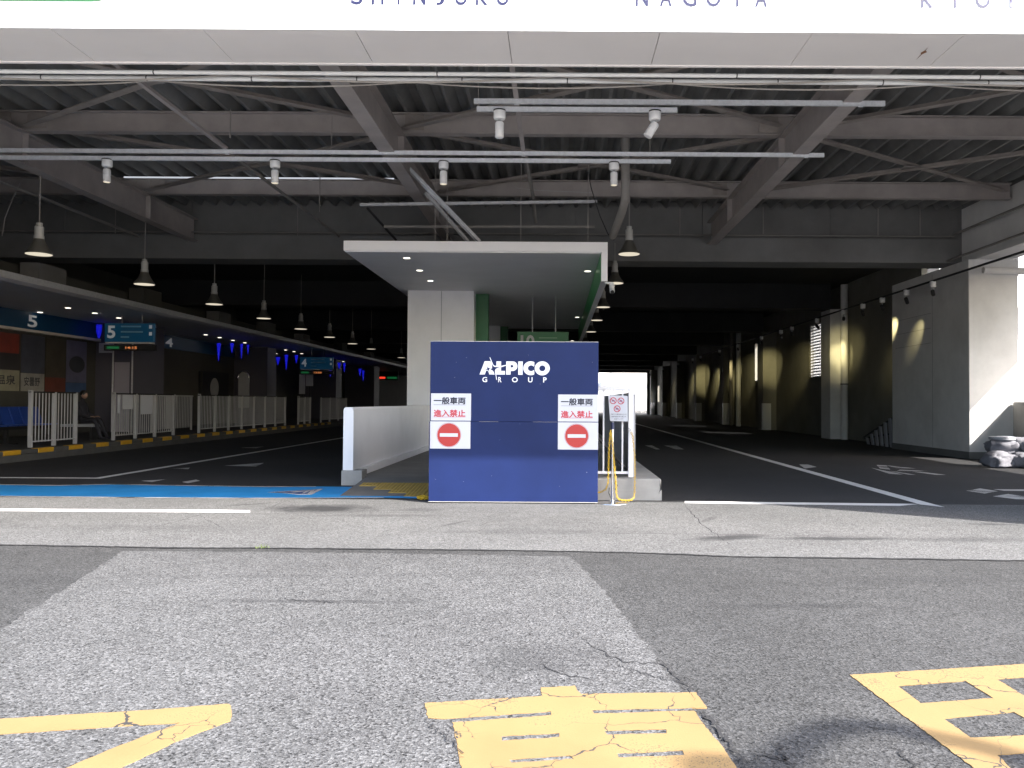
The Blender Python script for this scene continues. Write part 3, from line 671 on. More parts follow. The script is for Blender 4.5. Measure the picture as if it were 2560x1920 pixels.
p = aty(310, 443, 20.45); q = aty(985, 447, 20.45)
tag(build(MB().tube([(p.x, 20.45, p.z), (q.x, 20.45, q.z)], .02, 8), "tube_lamp", M_tube), "thin lit tube lamp along the rear left girder", "lamp")
for i, (px, y0, y1, Y) in enumerate(((578, 180, 345, 15.7), (800, 440, 530, 20.3), (745, 490, 590, 23.3), (290, 470, 585, 23.3), (1908, 500, 585, 23.3), (1700, 505, 590, 23.3), (2195, 490, 590, 23.3), (2300, 490, 590, 23.3))):
    a = aty(px, y0, Y); hang(a.x, Y, aty(px, y1, Y).z, min(a.z, 7.05), f"thin dark rod hanging {['before the front girder', 'behind the light rail on the left', 'on the deep rear wall above the shelter left', 'at the far left of the deep rear wall', 'on the rear wall right of the right beam', 'on the rear wall left of the right beam', 'on the rear wall towards the right side', 'on the rear wall nearest the right corner'][i]}", .012)
tube_thing("sprinkler_pipe", [(11.2, 13, 6.3), (11.2, 23.3, 6.3)], .035, M_pipe, "dark pipe along the upper right side wall", "pipe")
tube_thing("sprinkler_pipe", [(11.0, 13, 5.55), (11.0, 23.3, 5.55)], .03, M_pipe, "dark pipe along the foot of the upper right wall", "pipe")
tube_thing("sprinkler_pipe", [(-17, 23.3, 6.24), (11.2, 23.3, 6.24)], .018, M_pipe, "thin pipe running the full width of the rear concrete beam", "pipe")

# ------------------------------------------------------------------ pendant lamps
def pendant(x, y, z, label, top):
    t = thing("pendant_lamp", (x, y, z), label, "lamp", "bell shaped pendant lamps")
    build(MB().lathe([(.25, 0), (.245, .03), (.17, .13), (.115, .24), (.095, .30), (.09, .31)], n=28), "lamp_shade", M_lampshade, t, smooth=True, local=True)
    build(MB().lathe([(.238, .003), (.238, -.006)], n=28), "diffuser", M_glow, t, local=True)
    build(MB().lathe([(.095, .305), (.095, .37), (.08, .375), (.085, .39), (.085, .55), (.06, .57), (.06, .63)], n=18), "ballast_housing", mat("ballast_grey", (.42, .42, .41), .5), t, smooth=True, local=True)
    build(MB().tube([(0, 0, .62), (0, 0, top - z)], .012, 6), "suspension_rod", M_cable, t, local=True)
    return t
for i in range(11):
    y = 16.55 + i * 4.25 if i < 7 else 16.55 + 7 * 4.25 + (i - 7) * 9
    pendant(-10.4, y, 4.40, f"{['nearest', 'second nearest', 'third nearest', 'fourth nearest', 'fifth nearest', 'sixth nearest', 'seventh', 'eighth', 'ninth', 'tenth', 'farthest'][i]} bell lamp of the left road's row", 6.02 if y < 23 else 6.6)
for i, y in enumerate((18.7, 23.3, 29.2, 33.9, 39.5, 47, 56)):
    pendant(1.62, y, 4.86, f"{['nearest', 'second nearest', 'third nearest', 'fourth nearest', 'fifth nearest', 'sixth nearest', 'farthest'][i]} bell lamp right of the shelter roof", 7.0 if y < 22 else 6.0)

# ------------------------------------------------------------------ island shelter, its column, low wall and platform
isl = tag(build(MB().box(-3.6, 1.6, 14.9, 100, -.2, .14).prism([(12.95, 0), (14.9, 0), (14.9, .14)], 'x', -3.4, .6), "island_pavement", mat("island_paving", (0.15, 0.1462, 0.1387), .85, var=.2, scale=2, bump=.3, bscale=60)), kind="structure")
def ramp_z(y): return min(.14, max(0.0, (y - 12.95) / 1.95 * .14))
for i in range(4):
    for j in range(6):
        xx = -3.3 + j * .305 + i * .0; yy = 13.0 + i * .305
        if xx + .1 * i > -2.55 - .25 * i and xx < -1.55:
            z0, z1 = ramp_z(yy) + .012, ramp_z(yy + .298) + .012
            mb = MB().add([(xx, yy, z0 - .03), (xx + .298, yy, z0 - .03), (xx + .298, yy + .298, z1 - .03), (xx, yy + .298, z1 - .03), (xx, yy, z0), (xx + .298, yy, z0), (xx + .298, yy + .298, z1), (xx, yy + .298, z1)],
                          [(0,3,2,1),(4,5,6,7),(0,1,5,4),(1,2,6,5),(2,3,7,6),(3,0,4,7)])
            for a in range(5):
                for b in range(5):
                    cx, cy_ = xx + .03 + a * .06, yy + .03 + b * .06; zz = ramp_z(cy_) + .012
                    mb.lathe([(.017, zz - .002), (.012, zz + .006)], (cx, cy_, 0), 6)
            build(mb, "tactile_tile", M_tactile, isl)
sh = thing("island_shelter", (-1.8, 17.8, 4.1), "white flat shelter roof on the island with green inner edge", "shelter")
build(MB().box(-4.62, 1.08, 17.8, 36.5, 4.74, 4.955), "roof_slab", M_shelter, sh, bevel=.006)
build(MB().box(-4.60, .93, 17.84, 36.4, 4.72, 4.738), "soffit", M_shelter_in, sh)
build(MB().box(.945, 1.08, 17.8, 36.5, 4.11, 4.74), "side_fascia", M_shelter, sh, bevel=.006)
build(MB().box(.932, .943, 17.95, 36.4, 4.13, 4.715), "inner_panel", M_greenpanel, sh)
for px, py in ((1017, 645), (1049, 676), (1076, 702), (1469, 678), (1443, 793), (1431, 852)):
    q = gp(px, py, 4.72); build(MB().lathe([(.075, 4.722), (.075, 4.712)], (q.x, q.y, 0), 16), "downlight", M_glow2, sh)
col = thing("shelter_column", (-3.38, 24, 0), "broad pale grey column carrying the front of the island shelter", "column")
build(MB().box(-4.34, -3.375, 24, 25.4, .0, 4.715), "casing", M_lowwall, col); build(MB().box(-3.355, -2.42, 24, 25.4, 0, 4.715), "casing", M_lowwall, col)
build(MB().box(-3.38, -3.35, 24.02, 25.3, 0, 4.7), "joint_strip", M_greypanel, col)
build(MB().box(-2.42, -2.05, 24.6, 24.9, 2.2, 4.7), "green_side_panel", M_greendark, col)
col2 = thing("shelter_column", (-2.8, 35, 0), "distant grey column under the rear of the island shelter", "column")
build(MB().box(-3.3, -2.42, 35, 36.3, 0, 4.715), "casing", M_lowwall, col2); build(MB().box(-2.42, -2.1, 35.2, 35.5, 2, 4.7), "green_side_panel", M_greendark, col2)
sg = thing("hanging_stop_sign", (-.4, 25, 3.0), "green hanging platform sign numbered 10 under the shelter", "sign")
build(MB().box(-1.2, .35, 25, 25.12, 2.95, 3.62), "panel", M_greendark, sg)
fit_text("numeral", "10", mat("sign_text_grey", (.30, .32, .31), .5), sg, -1.1, -.68, 3.1, 3.52, pl(24.993), bold=.03)
for i, a in enumerate((3.42, 3.28)): build(MB().box(-.55, .0, 24.992, 24.998, a, a + .03), "text_line", mat("sign_text_green", (.10, .22, .12), .5), sg)
for x in (-.75, -.05): build(MB().tube([(x, 25.06, 3.62), (x, 25.06, 4.72)], .015, 6), "hanger", M_galvdull, sg)
lw = thing("low_wall", (-3.7, 14.7, 0), "white low wall leading back from the road to the column", "wall")
prof = [(-3.78, .27), (-3.78, 1.34), (-3.75, 1.385), (-3.63, 1.385), (-3.6, 1.34), (-3.6, .27)]
build(MB().prism(prof, 'y', 14.7, 24.0), "wall_panel", M_lowwall, lw)
build(MB().box(-3.8, -3.43, 14.66, 15.05, 0, .268), "base_block", M_concrete, lw, bevel=.012)
build(MB().box(-3.8, -3.54, 15.06, 24.0, 0, .266), "wall_kerb", M_lowwall, lw)

# plinth, railing and its sign to the right of the board
pln = thing("stair_plinth", (1.1, 12.7, 0), "cracked concrete plinth under the white railing", "plinth")
build(MB().box(.35, 1.61, 12.72, 60, .02, .335), "plinth_block", M_concrete, pln, bevel=.025)
build(MB().box(.35, 1.615, 12.70, 12.716, 0, .16), "lower_course", M_concrete, pln)
for pts in ([(.92, .31), (.90, .26), (.94, .22), (.91, .17), (.95, .13)], [(.82, .2), (.80, .12), (.84, .03)], [(1.58, .31), (1.60, .2), (1.57, .1)]):
    rb = ribbon([Vector((x, z, 0)) for x, z in pts], .016, 0, .006, 3, seed=int(pts[0][0] * 100)); rb.v = [(a, 12.694 if b < .165 else 12.714, b) for a, b, c in rb.v]
    build(rb, "crack", M_crack, pln)
rl = thing("white_railing", (1.1, 12.95, .33), "white metal railing standing on the concrete plinth", "railing")
build(MB().box(1.12, 1.20, 12.92, 13.0, .335, 1.73), "post", M_rail, rl, bevel=.006)
build(MB().box(-.4, 1.225, 12.91, 13.01, 1.69, 1.75), "top_rail", M_rail, rl, bevel=.008)
build(MB().box(-.4, 1.12, 12.94, 12.98, .385, .425), "bottom_rail", M_rail, rl)
sl = None
for i, x in enumerate((.735, .885, 1.03)):
    o = build(MB().box(-.012, .012, -.012, .012, .09, 1.36), "bar", M_rail, rl, local=True); o.location = (x - 1.1, .01, 0)
pn = thing("stair_side_panel", (1.2, 13.05, .33), "grey side panel running back behind the white railing", "panel")
build(MB().prism([(13.05, .336), (20.5, .336), (20.5, 1.62), (13.05, 1.62)], 'x', 1.18, 1.24), "sheet", M_greypanel, pn)
build(MB().box(1.17, 1.25, 13.03, 20.5, 1.62, 1.66), "cap", M_rail, pn)
for a, b in ((13.2, 13.75), (13.9, 15.4)): build(MB().box(1.172, 1.178, a, b, .82, 1.24), "white_notice", M_sheet, pn)
tag(build(MB().tube([(.62, 13.15, .98), (1.12, 13.2, .42)], .022, 8).tube([(.4, 13.15, 1.02), (.62, 13.15, .98)], .022, 8), "handrail", M_dark, smooth=True), "black handrail slanting down behind the white railing", "handrail")
sn = thing("prohibition_sign", (.95, 12.86, 1.2), "white sign with three red prohibition circles on the railing", "sign")
SW = [(.80, 1.612), (1.10, 1.602), (1.105, 1.205), (.83, 1.21)]
build(MB().prism(SW, 'y', 12.86, 12.88), "plate", mat("plate_pale", (0.496, 0.52, 0.576), .5), sn)
def ring(cx, cz, r0, r1, y, n=28, a0=0, a1=2 * math.pi):
    vs = []; 
    for i in range(n + 1):
        t = a0 + (a1 - a0) * i / n; vs += [(cx + r0 * math.cos(t), y, cz + r0 * math.sin(t)), (cx + r1 * math.cos(t), y, cz + r1 * math.sin(t))]
    return MB().add(vs, [(2 * i, 2 * i + 1, 2 * i + 3, 2 * i + 2) for i in range(n)])
M_redsoft = mat("print_red_soft", (0.434, 0.049, 0.084), .5); M_pict = mat("print_blue_grey", (.10, .18, .30), .5)
for cx, cz in ((.877, 1.525), (.997, 1.522), (.938, 1.40)):
    build(ring(cx, cz, .040, .053, 12.856), "red_ring", M_redsoft, sn)
    build(MB().sheet([(cx - .036, 12.8555, cz + .026), (cx - .028, 12.8555, cz + .034), (cx + .036, 12.8555, cz - .026), (cx + .028, 12.8555, cz - .034)]), "red_slash", M_redsoft, sn)
    build(MB().prism([(cx - .026, cz - .012), (cx + .026, cz - .012), (cx + .022, cz + .006), (cx + .008, cz + .016), (cx - .012, cz + .016), (cx - .022, cz + .004)], 'y', 12.857, 12.858), "pictogram", M_pict, sn)
for i, s_ in enumerate(("構内での事故防止のため", "関係車両以外の進入を", "お断りします")):
    wd = (.235, .225, .14)[i]; fit_text("print_line", s_, M_black, sn, .965 - wd / 2, .965 + wd / 2, 1.305 - i * .036, 1.326 - i * .036, pl(12.856))

# ------------------------------------------------------------------ blue board with logo and notices
BY = 12.2; K = BY / F / 1.0
bx = lambda px: (px - 1391.5) * BY / F * 1.0
bz = lambda py, px=1280: aty(px, py, BY).z
bd = thing("entrance_board", (-.63, BY, 0), "large blue board with white company logo standing between the lanes", "board")
ZS = 1.205
build(MB().box(-1.875, .612, BY, BY + .45, .03, ZS - .002), "lower_panel", M_board, bd, bevel=.003, seg=1)
build(MB().box(-1.866, .612, BY + .002, BY + .45, ZS + .001, 2.385), "upper_panel", M_board, bd, bevel=.003, seg=1)
build(MB().box(-1.868, .612, BY + .004, BY + .012, 2.385, 2.391), "top_edge", M_boardedge, bd)
build(MB().box(-1.878, .614, BY - .001, BY + .004, .024, .030), "bottom_trim", M_boardedge, bd)
build(MB().box(-1.80, .57, BY + .03, BY + .4, 0, .03), "plinth", M_dark, bd)
build(MB().box(-1.14, -.86, BY - .0005, BY + .001, ZS - .0012, ZS + .0005), "chipped_joint", M_boardedge, bd)
build(MB().box(-.35, .01, BY - .0005, BY + .001, ZS - .0012, ZS + .0005), "chipped_joint", M_boardedge, bd)
LS = .0904 * BY / F; LX = bx(1185); LZ = bz(885)
def lg(x, y): return (LX + x * LS, LZ - y * LS)
def logo(polys, name, m, dep, par):
    return flat_fill(name, [[lg(*p) for p in q] for q in polys], 0, m, par, lambda u, v: (u, BY - dep, v))
def circ(cx, cy, r, n=40, a0=0, a1=360, ry=None):
    return [(cx + r * math.cos(R(a0 + (a1 - a0) * i / n)), cy - (ry or r) * math.sin(R(a0 + (a1 - a0) * i / n))) for i in range(n + (0 if a1 - a0 == 360 else 1))]
A_ = [(145,572),(285,203),(440,203),(470,240),(490,310),(492,385),(470,400),(430,410),(500,405),(440,435),(500,455),(540,500),(565,572),(415,572),(400,520),(375,470),(350,455),(325,475),(292,572)]
logo([A_], "logo_letter", M_logo, .002, bd)
logo([[(345,270),(365,350),(395,392),(455,398),(420,412),(410,440),(415,510),(385,450),(345,440),(245,468),(340,425),(360,400),(362,340)]], "logo_star", M_navy, .0035, bd)
L_ = [(610,205),(740,205),(740,330),(880,300),(880,325),(740,370),(740,470),(850,470),(850,572),(605,572),(632,718),(612,715),(590,600),(575,520),(572,460),(590,420),(640,388),(740,352),(640,362),(565,362),(530,340),(500,300),(470,230),(418,95),(435,95),(480,200),(525,300),(555,328),(610,330)]
logo([L_], "logo_letter", M_logo, .002, bd)
logo([[(880,205),(1060,205)] + circ(1060, 338, 133, 20, 90, -90) + [(1005,472),(1005,572),(880,572)], [(1005,305)] + circ(1045, 339, 34, 12, 90, -90) + [(1005,373)]], "logo_letter", M_logo, .002, bd)
logo([[(1215,205),(1338,205),(1338,575),(1215,575)]], "logo_letter", M_logo, .002, bd)
logo([circ(1560, 392, 205, 50, 61, 299, 193) + [(1660, 450)] + circ(1570, 392, 88, 24, -38, -322, 80) + [(1660, 335)]], "logo_letter", M_logo, .002, bd)
logo([circ(1880, 392, 208, 48, 0, 360, 195), circ(1880, 392, 84, 32, 0, 360, 80)], "logo_letter", M_logo, .002, bd)
for ch, a, b in (("G", 222, 358), ("R", 663, 757), ("O", 1042, 1205), ("U", 1490, 1612), ("P", 1907, 2002)):
    x0, z1_ = lg(a, 640); x1, z0_ = lg(b, 784); fit_text("logo_letter", ch, M_logo, bd, x0, x1, z0_, z1_, pl(BY - .002), bold=.02)
for px, py in ((1165, 895), (1140, 907), (1320, 888), (1468, 1180), (1160, 1205), (1136, 945), (1300, 1060), (1090, 1200), (1400, 1215), (1230, 1190), (1350, 960), (1250, 1100), (1480, 905)):
    o = build(MB().box(bx(px) - .002 - (px % 5) * .002, bx(px) + .003, BY - .0006, BY, bz(py), bz(py) + .0035), "scuff", M_boardedge, bd)
def notice(side, x0, x1, za, zb, kind, label):
    t = thing("notice_sheet", ((x0 + x1) / 2, BY - .004, zb), label, "sign", "notices on the blue board")
    build(MB().box(x0, x1, BY - .004, BY - .0015, zb, za), "paper", M_sheet, t)
    cx = (x0 + x1) / 2 - .02; h = za - zb; Y = BY - .0055
    if kind == 'text':
        fit_text("lettering", "一般車両", M_black, t, cx - .232, cx + .232, za - .395 * h, za - .14 * h, pl(Y), bold=.008, over=.0028)
        fit_text("lettering", "進入禁止", M_redtext, t, cx - .232, cx + .232, za - .855 * h, za - .60 * h, pl(Y), bold=.008, over=.0028)
        build(MB().box(cx - .235, cx + .235, Y, Y + .0005, za - .425 * h, za - .415 * h), "underline", M_black, t)
        build(MB().box(cx - .235, cx + .235, Y, Y + .0005, za - .875 * h, za - .862 * h), "underline", M_redtext, t)
    else:
        cz = (za + zb) / 2; r = h * .425
        build(MB().lathe([(r, 0), (r, .0008)], (cx, Y, cz), 48, 'y'), "red_disc", M_red, t)
        build(MB().box(cx - r * .78, cx + r * .78, Y - .0012, Y - .0004, cz - r * .15, cz + r * .15), "white_bar", M_sheet, t)
        build(ring(cx, cz, r * 1.035, r * 1.06, Y), "red_outline", M_red, t)
notice(0, bx(1077.5), bx(1177.5), bz(983.5, 1126), bz(1051.5, 1126), 'text', "left white notice with black and red Japanese lettering")
notice(0, bx(1076), bx(1176.5), bz(1053.5, 1126), bz(1121.5, 1126), 'disc', "left no-entry disc sheet at the board's left edge")
notice(1, bx(1395), bx(1495.5), bz(986.5, 1445), bz(1054, 1445), 'text', "right white notice with black and red Japanese lettering")
notice(1, bx(1395), bx(1495.5), bz(1056, 1445), bz(1124, 1445), 'disc', "right no-entry disc sheet at the board's right edge")

# ------------------------------------------------------------------ chain stanchion
stn = thing("chain_stanchion", (.835, 12.32, 0), "stainless stanchion with round base beside the blue board", "stanchion")
build(MB().lathe([(.235, 0), (.232, .012), (.06, .03), (.03, .05)], n=36), "base", M_chrome, stn, smooth=True, local=True)
build(MB().lathe([(.019, .04), (.019, 1.17)], n=16), "pole", M_chrome, stn, smooth=True, local=True)
build(MB().lathe([(.024, 1.10), (.024, 1.195), (.018, 1.2)], n=16), "cap", mat("cap_navy", (.02, .025, .07), .4), stn, smooth=True, local=True)
def chain(path, name, label, pitch=.036, wire=.0045, seed=1):
    P = [Vector(p) for p in path]; mb = MB(); flip = 0; acc = 0
    # resample
    pts = [P[0]]; 
    for a, b in zip(P, P[1:]):
        L = (b - a).length; d = (b - a) / L; t = pitch - acc
        while t <= L: pts.append(a + d * t); t += pitch
        acc = L - (t - pitch)
    for a, b in zip(pts, pts[1:]):
        d = (b - a).normalized(); up = Vector((0, 1, 0)) if abs(d.y) < .9 else Vector((1, 0, 0))
        x = d.cross(up).normalized(); y = x.cross(d)
        s_ = (x + y * .3).normalized() if flip else (y - x * .3).normalized(); flip ^= 1; c = (a + b) / 2; hl = pitch * .46; wd = .0115
        loop = []
        for k in range(10):
            t = 2 * math.pi * k / 10; loop.append(c + s_ * wd * math.cos(t) + d * (hl * .55 * (1 if math.sin(t) > 0 else -1) * (abs(math.sin(t)) > .01) + .012 * math.sin(t)))
        mb.tube(loop, wire, 5, closed=True)
    return tag(build(mb, name, M_chain, smooth=True), label, "chain")
A0 = Vector((.80, 12.29, 1.09)); B0 = Vector((1.155, 12.90, 1.055))
ch = [A0, Vector((.83, 12.285, .9)), Vector((.855, 12.285, .6)), Vector((.885, 12.29, .3)), Vector((.89, 12.30, .14)), Vector((.91, 12.31, .075)), Vector((.97, 12.36, .045)), Vector((1.06, 12.45, .03)), Vector((1.13, 12.52, .03)), Vector((1.175, 12.57, .055)), Vector((1.19, 12.6, .15)), Vector((1.20, 12.66, .4)), Vector((1.20, 12.74, .7)), Vector((1.18, 12.85, .98)), B0]
chain(ch, "yellow_chain", "yellow plastic chain hanging between stanchion and railing post")
chain([(.80, 12.29, 1.09), (.785, 12.30, .9), (.775, 12.31, .6), (.772, 12.33, .4), (.77, 12.34, .3), (.74, 12.38, .2), (.66, 12.45, .15), (.55, 12.75, .12)], "yellow_chain", "yellow plastic chain from stanchion to behind the board", seed=2)
tag(build(MB().tube([(1.13 + .02 * math.cos(t), 12.90, 1.075 + .02 * math.sin(t)) for t in (i * .7 for i in range(9))], .004, 6, closed=True), "eye_bolt", M_chrome), "small steel eye bolt holding the chain on the railing post", "bolt")
pts = []; rnd = random.Random(11)
for i in range(34):
    a = i * .75; r_ = .05 + .04 * math.sin(i * 1.3)
    pts.append((-1.99 + i * .0035 - .06 + r_ * 1.5 * math.cos(a), 12.52 + r_ * .9 * math.sin(a) + .05, .022 + .018 * (i % 3) + rnd.uniform(0, .01)))
pts += [(-1.93, 12.65, .06), (-1.88, 12.75, .1), (-1.8, 12.9, .2)]
chain(pts, "chain_heap", "heap of yellow chain on the ground at the board's left foot")

# ------------------------------------------------------------------ left platform, kerb, fences
PZ = .28
tag(box("platform_pavement", M_pavement, None, -18, -12.95, 17.2, 104, -.2, PZ), kind="structure")
kerb = tag(build(MB().box(-12.945, -12.75, 17.2, 104, -.2, .168), "kerb", M_kerb), kind="structure")
yy = 17.2 + .02; i = 0
stone = None
while yy < 47:
    m_ = M_kerby if i % 2 else M_kerb
    o = build(MB().box(-12.945, -12.755, yy, yy + .625, .17, PZ + (.004 if i % 2 else 0)), "kerb_stone", m_, kerb, bevel=.012, seg=1)
    yy += .645; i += 1
FX = -13.2
slat_me = None
def fence(y0, y1, posts, label, tall=False):
    global slat_me
    t = thing("platform_fence", (FX, y0, PZ), label, "fence", "white slat fences along the platform")
    for k, yp in enumerate(posts):
        build(MB().box(-.04, .04, yp - y0 - .04, yp - y0 + .04, 0, 1.44 if (k == 0 and tall) else 1.40), "post", M_fence, t, local=True)
    build(MB().box(-.035, .035, 0, y1 - y0, 1.37, 1.41), "top_rail", M_dark, t, local=True)
    build(MB().box(-.02, .02, 0, y1 - y0, .13, .16), "bottom_rail", M_fence, t, local=True)
    y = y0 + .11
    while y < y1 - .05:
        if all(abs(y - q) > .07 for q in posts):
            if slat_me is None:
                o = build(MB().box(-.007, .007, -.016, .016, .12, 1.37), "slat", M_fence, t, local=True); slat_me = o.data
            else: o = link("slat", slat_me, None, t)
            o.location = (0, y - y0, 0)
        y += .137
    return t
fA = fence(20.76, 22.78, (20.80, 21.78, 22.74), "nearest short fence panel at the kerb by the waiting person", True)
fB = fence(24.66, 28.6, (24.7, 25.98, 27.24, 28.56), "second white fence panel carrying paper notices", True)
for y0, y1, z0, z1 in ((24.85, 25.0, .8, 1.36), (25.15, 25.75, .92, 1.36), (26.25, 27.0, .75, 1.36)): build(MB().box(.03, .036, y0 - 24.66, y1 - 24.66, z0, z1), "paper_notice", M_sheet, fB, local=True)
fence(30.55, 40.35, (30.6, 32.0, 33.35, 34.75, 36.15, 37.5, 38.9, 40.3), "long third fence panel in the dim middle of the platform", True)
fence(42.3, 44.4, (42.34, 43.4, 44.36), "short dim fence panel beyond the long one", True)
fence(46.4, 52.0, (46.4, 48.2, 50.1, 51.96), "farthest dim fence panel on the platform")
t = thing("queue_fence", (-14.9, 30.5, PZ), "dim fence panel set back behind the kerb fences", "fence")
for k in range(24):
    build(MB().box(-.012, .012, k * .14 - .024, k * .14 + .024, .1, 1.35), "slat", M_fence, t, local=True)
build(MB().box(-.03, .03, -.1, 3.4, 1.35, 1.4), "top_rail", M_fence, t, local=True)
for yp in (0, 1.6, 3.3): build(MB().box(-.035, .035, yp - .03, yp + .03, 0, 1.4), "post", M_fence, t, local=True)

# ------------------------------------------------------------------ station front on the left
off = thing("station_front", (-17.4, 40, 0), "dim station front with blue bands along the left platform", "building")
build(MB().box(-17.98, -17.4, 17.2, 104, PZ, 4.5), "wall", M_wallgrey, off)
build(MB().box(-17.39, -17.33, 17.3, 32.0, 3.78, 4.36), "blue_band", M_bluesign, off)
build(MB().box(-17.39, -17.33, 34.4, 44.5, 3.78, 4.36), "blue_band", M_bluesign, off)
build(MB().box(-17.39, -17.2, 17.3, 32.0, 3.68, 3.77), "light_shelf", M_soffit, off)
px_wall = lambda u, v: (-17.32, u, v)
fit_text("numeral", "5", M_signtext, off, 27.05, 27.55, 3.86, 4.26, px_wall, bold=.02)
fit_text("numeral", "4", M_signtext, off, 36.6, 37.3, 3.86, 4.26, px_wall, bold=.02)
can = thing("platform_canopy", (-13.4, 30, 4.3), "pale canopy edge with downlights over the left platform", "canopy")
build(MB().prism([(-17.39, 4.37), (-13.5, 4.37), (-13.3, 4.42), (-13.28, 4.56), (-13.4, 4.60), (-17.39, 4.60)], 'y', 17.2, 104), "canopy_slab", M_shelter_in, can)
build(MB().box(-13.275, -13.25, 17.2, 104, 4.43, 4.57), "edge_trim", M_galv, can)
build(MB().box(-14.3, -14.1, 17.2, 104, 4.61, 5.0), "upstand", M_wallgrey, can)
for i, (px, py) in enumerate(((100, 781), (170, 770), (237, 783), (297, 795), (452, 844), (514, 837), (549, 844), (582, 851), (612, 857), (637, 875), (664, 879), (690, 884), (714, 875), (735, 879), (754, 884), (825, 898), (842, 901), (858, 904), (877, 918))):
    q = gp(px, py, 4.365)
    if -17.3 < q.x < -13.4: build(MB().lathe([(.08, 4.366), (.08, 4.358)], (q.x, q.y, 0), 14), "downlight", M_glow2, can)
for i, y in enumerate((21.5, 27, 33, 38.5, 44, 52, 60)):
    tag(box("roof_unit", M_wallgrey if i % 2 else M_concdark, None, -14.0, -13.5, y, y + 1.2, 4.605, 5.05 + .1 * (i % 2)), f"{['first', 'second', 'third', 'fourth', 'fifth', 'sixth', 'seventh'][i]} box unit standing on the left platform canopy", "box")
# posters
def poster(y0, y1, blocks, label):
    t = thing("wall_poster", (-17.38, y0, 1.7), label, "poster", "posters on the station front")
    for z0, z1, m_ in blocks: build(MB().box(-17.385, -17.36, y0, y1, z0, z1), "poster_panel", m_, t)
    return t
pm = lambda n, c: mat("poster_" + n, tuple(q * .7 for q in c), .5, var=.25, scale=2.2)
t = poster(24.2, 26.75, ((2.42, 3.6, pm("dark", (.05, .045, .05))), (1.75, 2.41, pm("cream", (.50, .48, .36)))), "dark poster with cream caption strip at the far left")
build(MB().box(-17.359, -17.355, 25.0, 26.7, 2.95, 3.58), "poster_panel", pm("red", (.32, .05, .03)), t)
fit_text("lettering", "白骨温泉", M_black, t, 24.7, 26.55, 1.95, 2.25, lambda u, v: (-17.355, u, v), bold=.01)
t = poster(26.85, 28.05, ((2.35, 3.6, pm("slate", (.10, .11, .16))), (1.75, 2.34, pm("paper", (.55, .54, .52)))), "slate poster with white caption strip beside the dark one")
fit_text("lettering", "安曇野", M_black, t, 26.98, 27.8, 1.92, 2.22, lambda u, v: (-17.355, u, v), bold=.01)
t = poster(28.12, 29.25, ((2.25, 3.6, pm("brown", (.10, .09, .07))), (1.75, 2.24, pm("rust", (.24, .07, .05)))), "brown poster with reddish lower strip in the middle")
t = poster(29.32, 30.55, ((2.1, 3.6, pm("violet", (.20, .20, .34))), (1.75, 2.09, pm("blue", (.08, .16, .36)))), "violet poster with a dark oval picture")
build(MB().lathe([(.48, 0), (.48, .006)], (0, 0, 0), 28).xf(Matrix.Translation((-17.352, 29.93, 2.75)) @ Matrix.Rotation(R(90), 4, 'Y') @ Matrix.Diagonal((.62, 1, 1, 1))), "oval_picture", pm("oval", (.05, .06, .08)), t)
kb = thing("ticket_booth", (-16.7, 31, PZ), "lilac booth wall with door strips under the numbered sign", "booth")
build(MB().box(-17.39, -15.95, 31.2, 33.6, PZ, 4.36), "wall", M_lilac, kb)
for x in (-16.75, -16.02): build(MB().box(x, x + .05, 31.17, 31.2, PZ, 4.2), "door_strip", M_galv, kb)
build(MB().box(-16.66, -16.1, 31.175, 31.2, PZ, 2.9), "door", mat("door_lilac", (.40, .38, .46), .5), kb)
build(MB().box(-17.25, -16.72, 31.16, 31.2, 3.25, 3.62), "white_notice", M_sheet, kb)
for i in range(4): build(MB().box(-17.2, -16.78, 31.155, 31.16, 3.32 + i * .07, 3.34 + i * .07), "text_line", M_greypanel, kb)
# numbered hanging signs with departure displays
def stop_sign(x0, x1, Y, z0, z1, num, times, label, cols):
    t = thing("hanging_stop_sign", ((x0 + x1) / 2, Y, z0), label, "sign")
    build(MB().box(x0, x1, Y, Y + .14, z0 + .02, z1), "panel", M_bluesign2, t, bevel=.01)
    h = z1 - z0
    fit_text("numeral", num, M_signtext, t, x0 + .09, x0 + .09 + h * .42, z0 + h * .22, z0 + h * .88, pl(Y - .004), bold=.03)
    for i, (a, b, c) in enumerate(((.33, .74, .80), (.33, .78, .52), (.33, .50, .25))): build(MB().box(x0 + (x1 - x0) * a, x0 + (x1 - x0) * b, Y - .004, Y - .001, z0 + h * c, z0 + h * (c + .08)), "text_line", mat("sign_text_dim", (.25, .42, .55), .5), t)
    for c in (.78, .42): build(MB().box(x1 - .16, x1 - .06, Y - .004, Y - .001, z0 + h * c - .03, z0 + h * c + .09), "white_square", M_signtext, t)
    build(MB().box(x0 + .04, x1 - .04, Y - .02, Y + .16, z0 - .03, z0 + .015), "light_strip", M_soffit, t)
    build(MB().box(x0 - .02, x1 + .04, Y + .0, Y + .15, z0 - .27, z0 - .07), "display_case", M_dark, t)
    build(MB().box(x0 + .08, x0 + .5, Y - .003, Y - .0005, z0 - .21, z0 - .13), "display_text", cols[0], t)
    fit_text("display_text", times, cols[1], t, x0 + (x1 - x0) * .43, x0 + (x1 - x0) * .66, z0 - .215, z0 - .125, pl(Y - .003), bold=.01)
    for q in (.33, .74): build(MB().tube([(x0 + (x1 - x0) * q, Y + .07, z1), (x0 + (x1 - x0) * q, Y + .07, 4.37)], .014, 6), "hanger", M_galvdull, t)
    return t
a = aty(262, 808, 28); b = aty(384, 857, 28)
stop_sign(a.x, b.x, 28, b.z, a.z, "5", "14:15", "near blue hanging sign numbered 5 with orange departure time", (M_led_g, M_led_o))
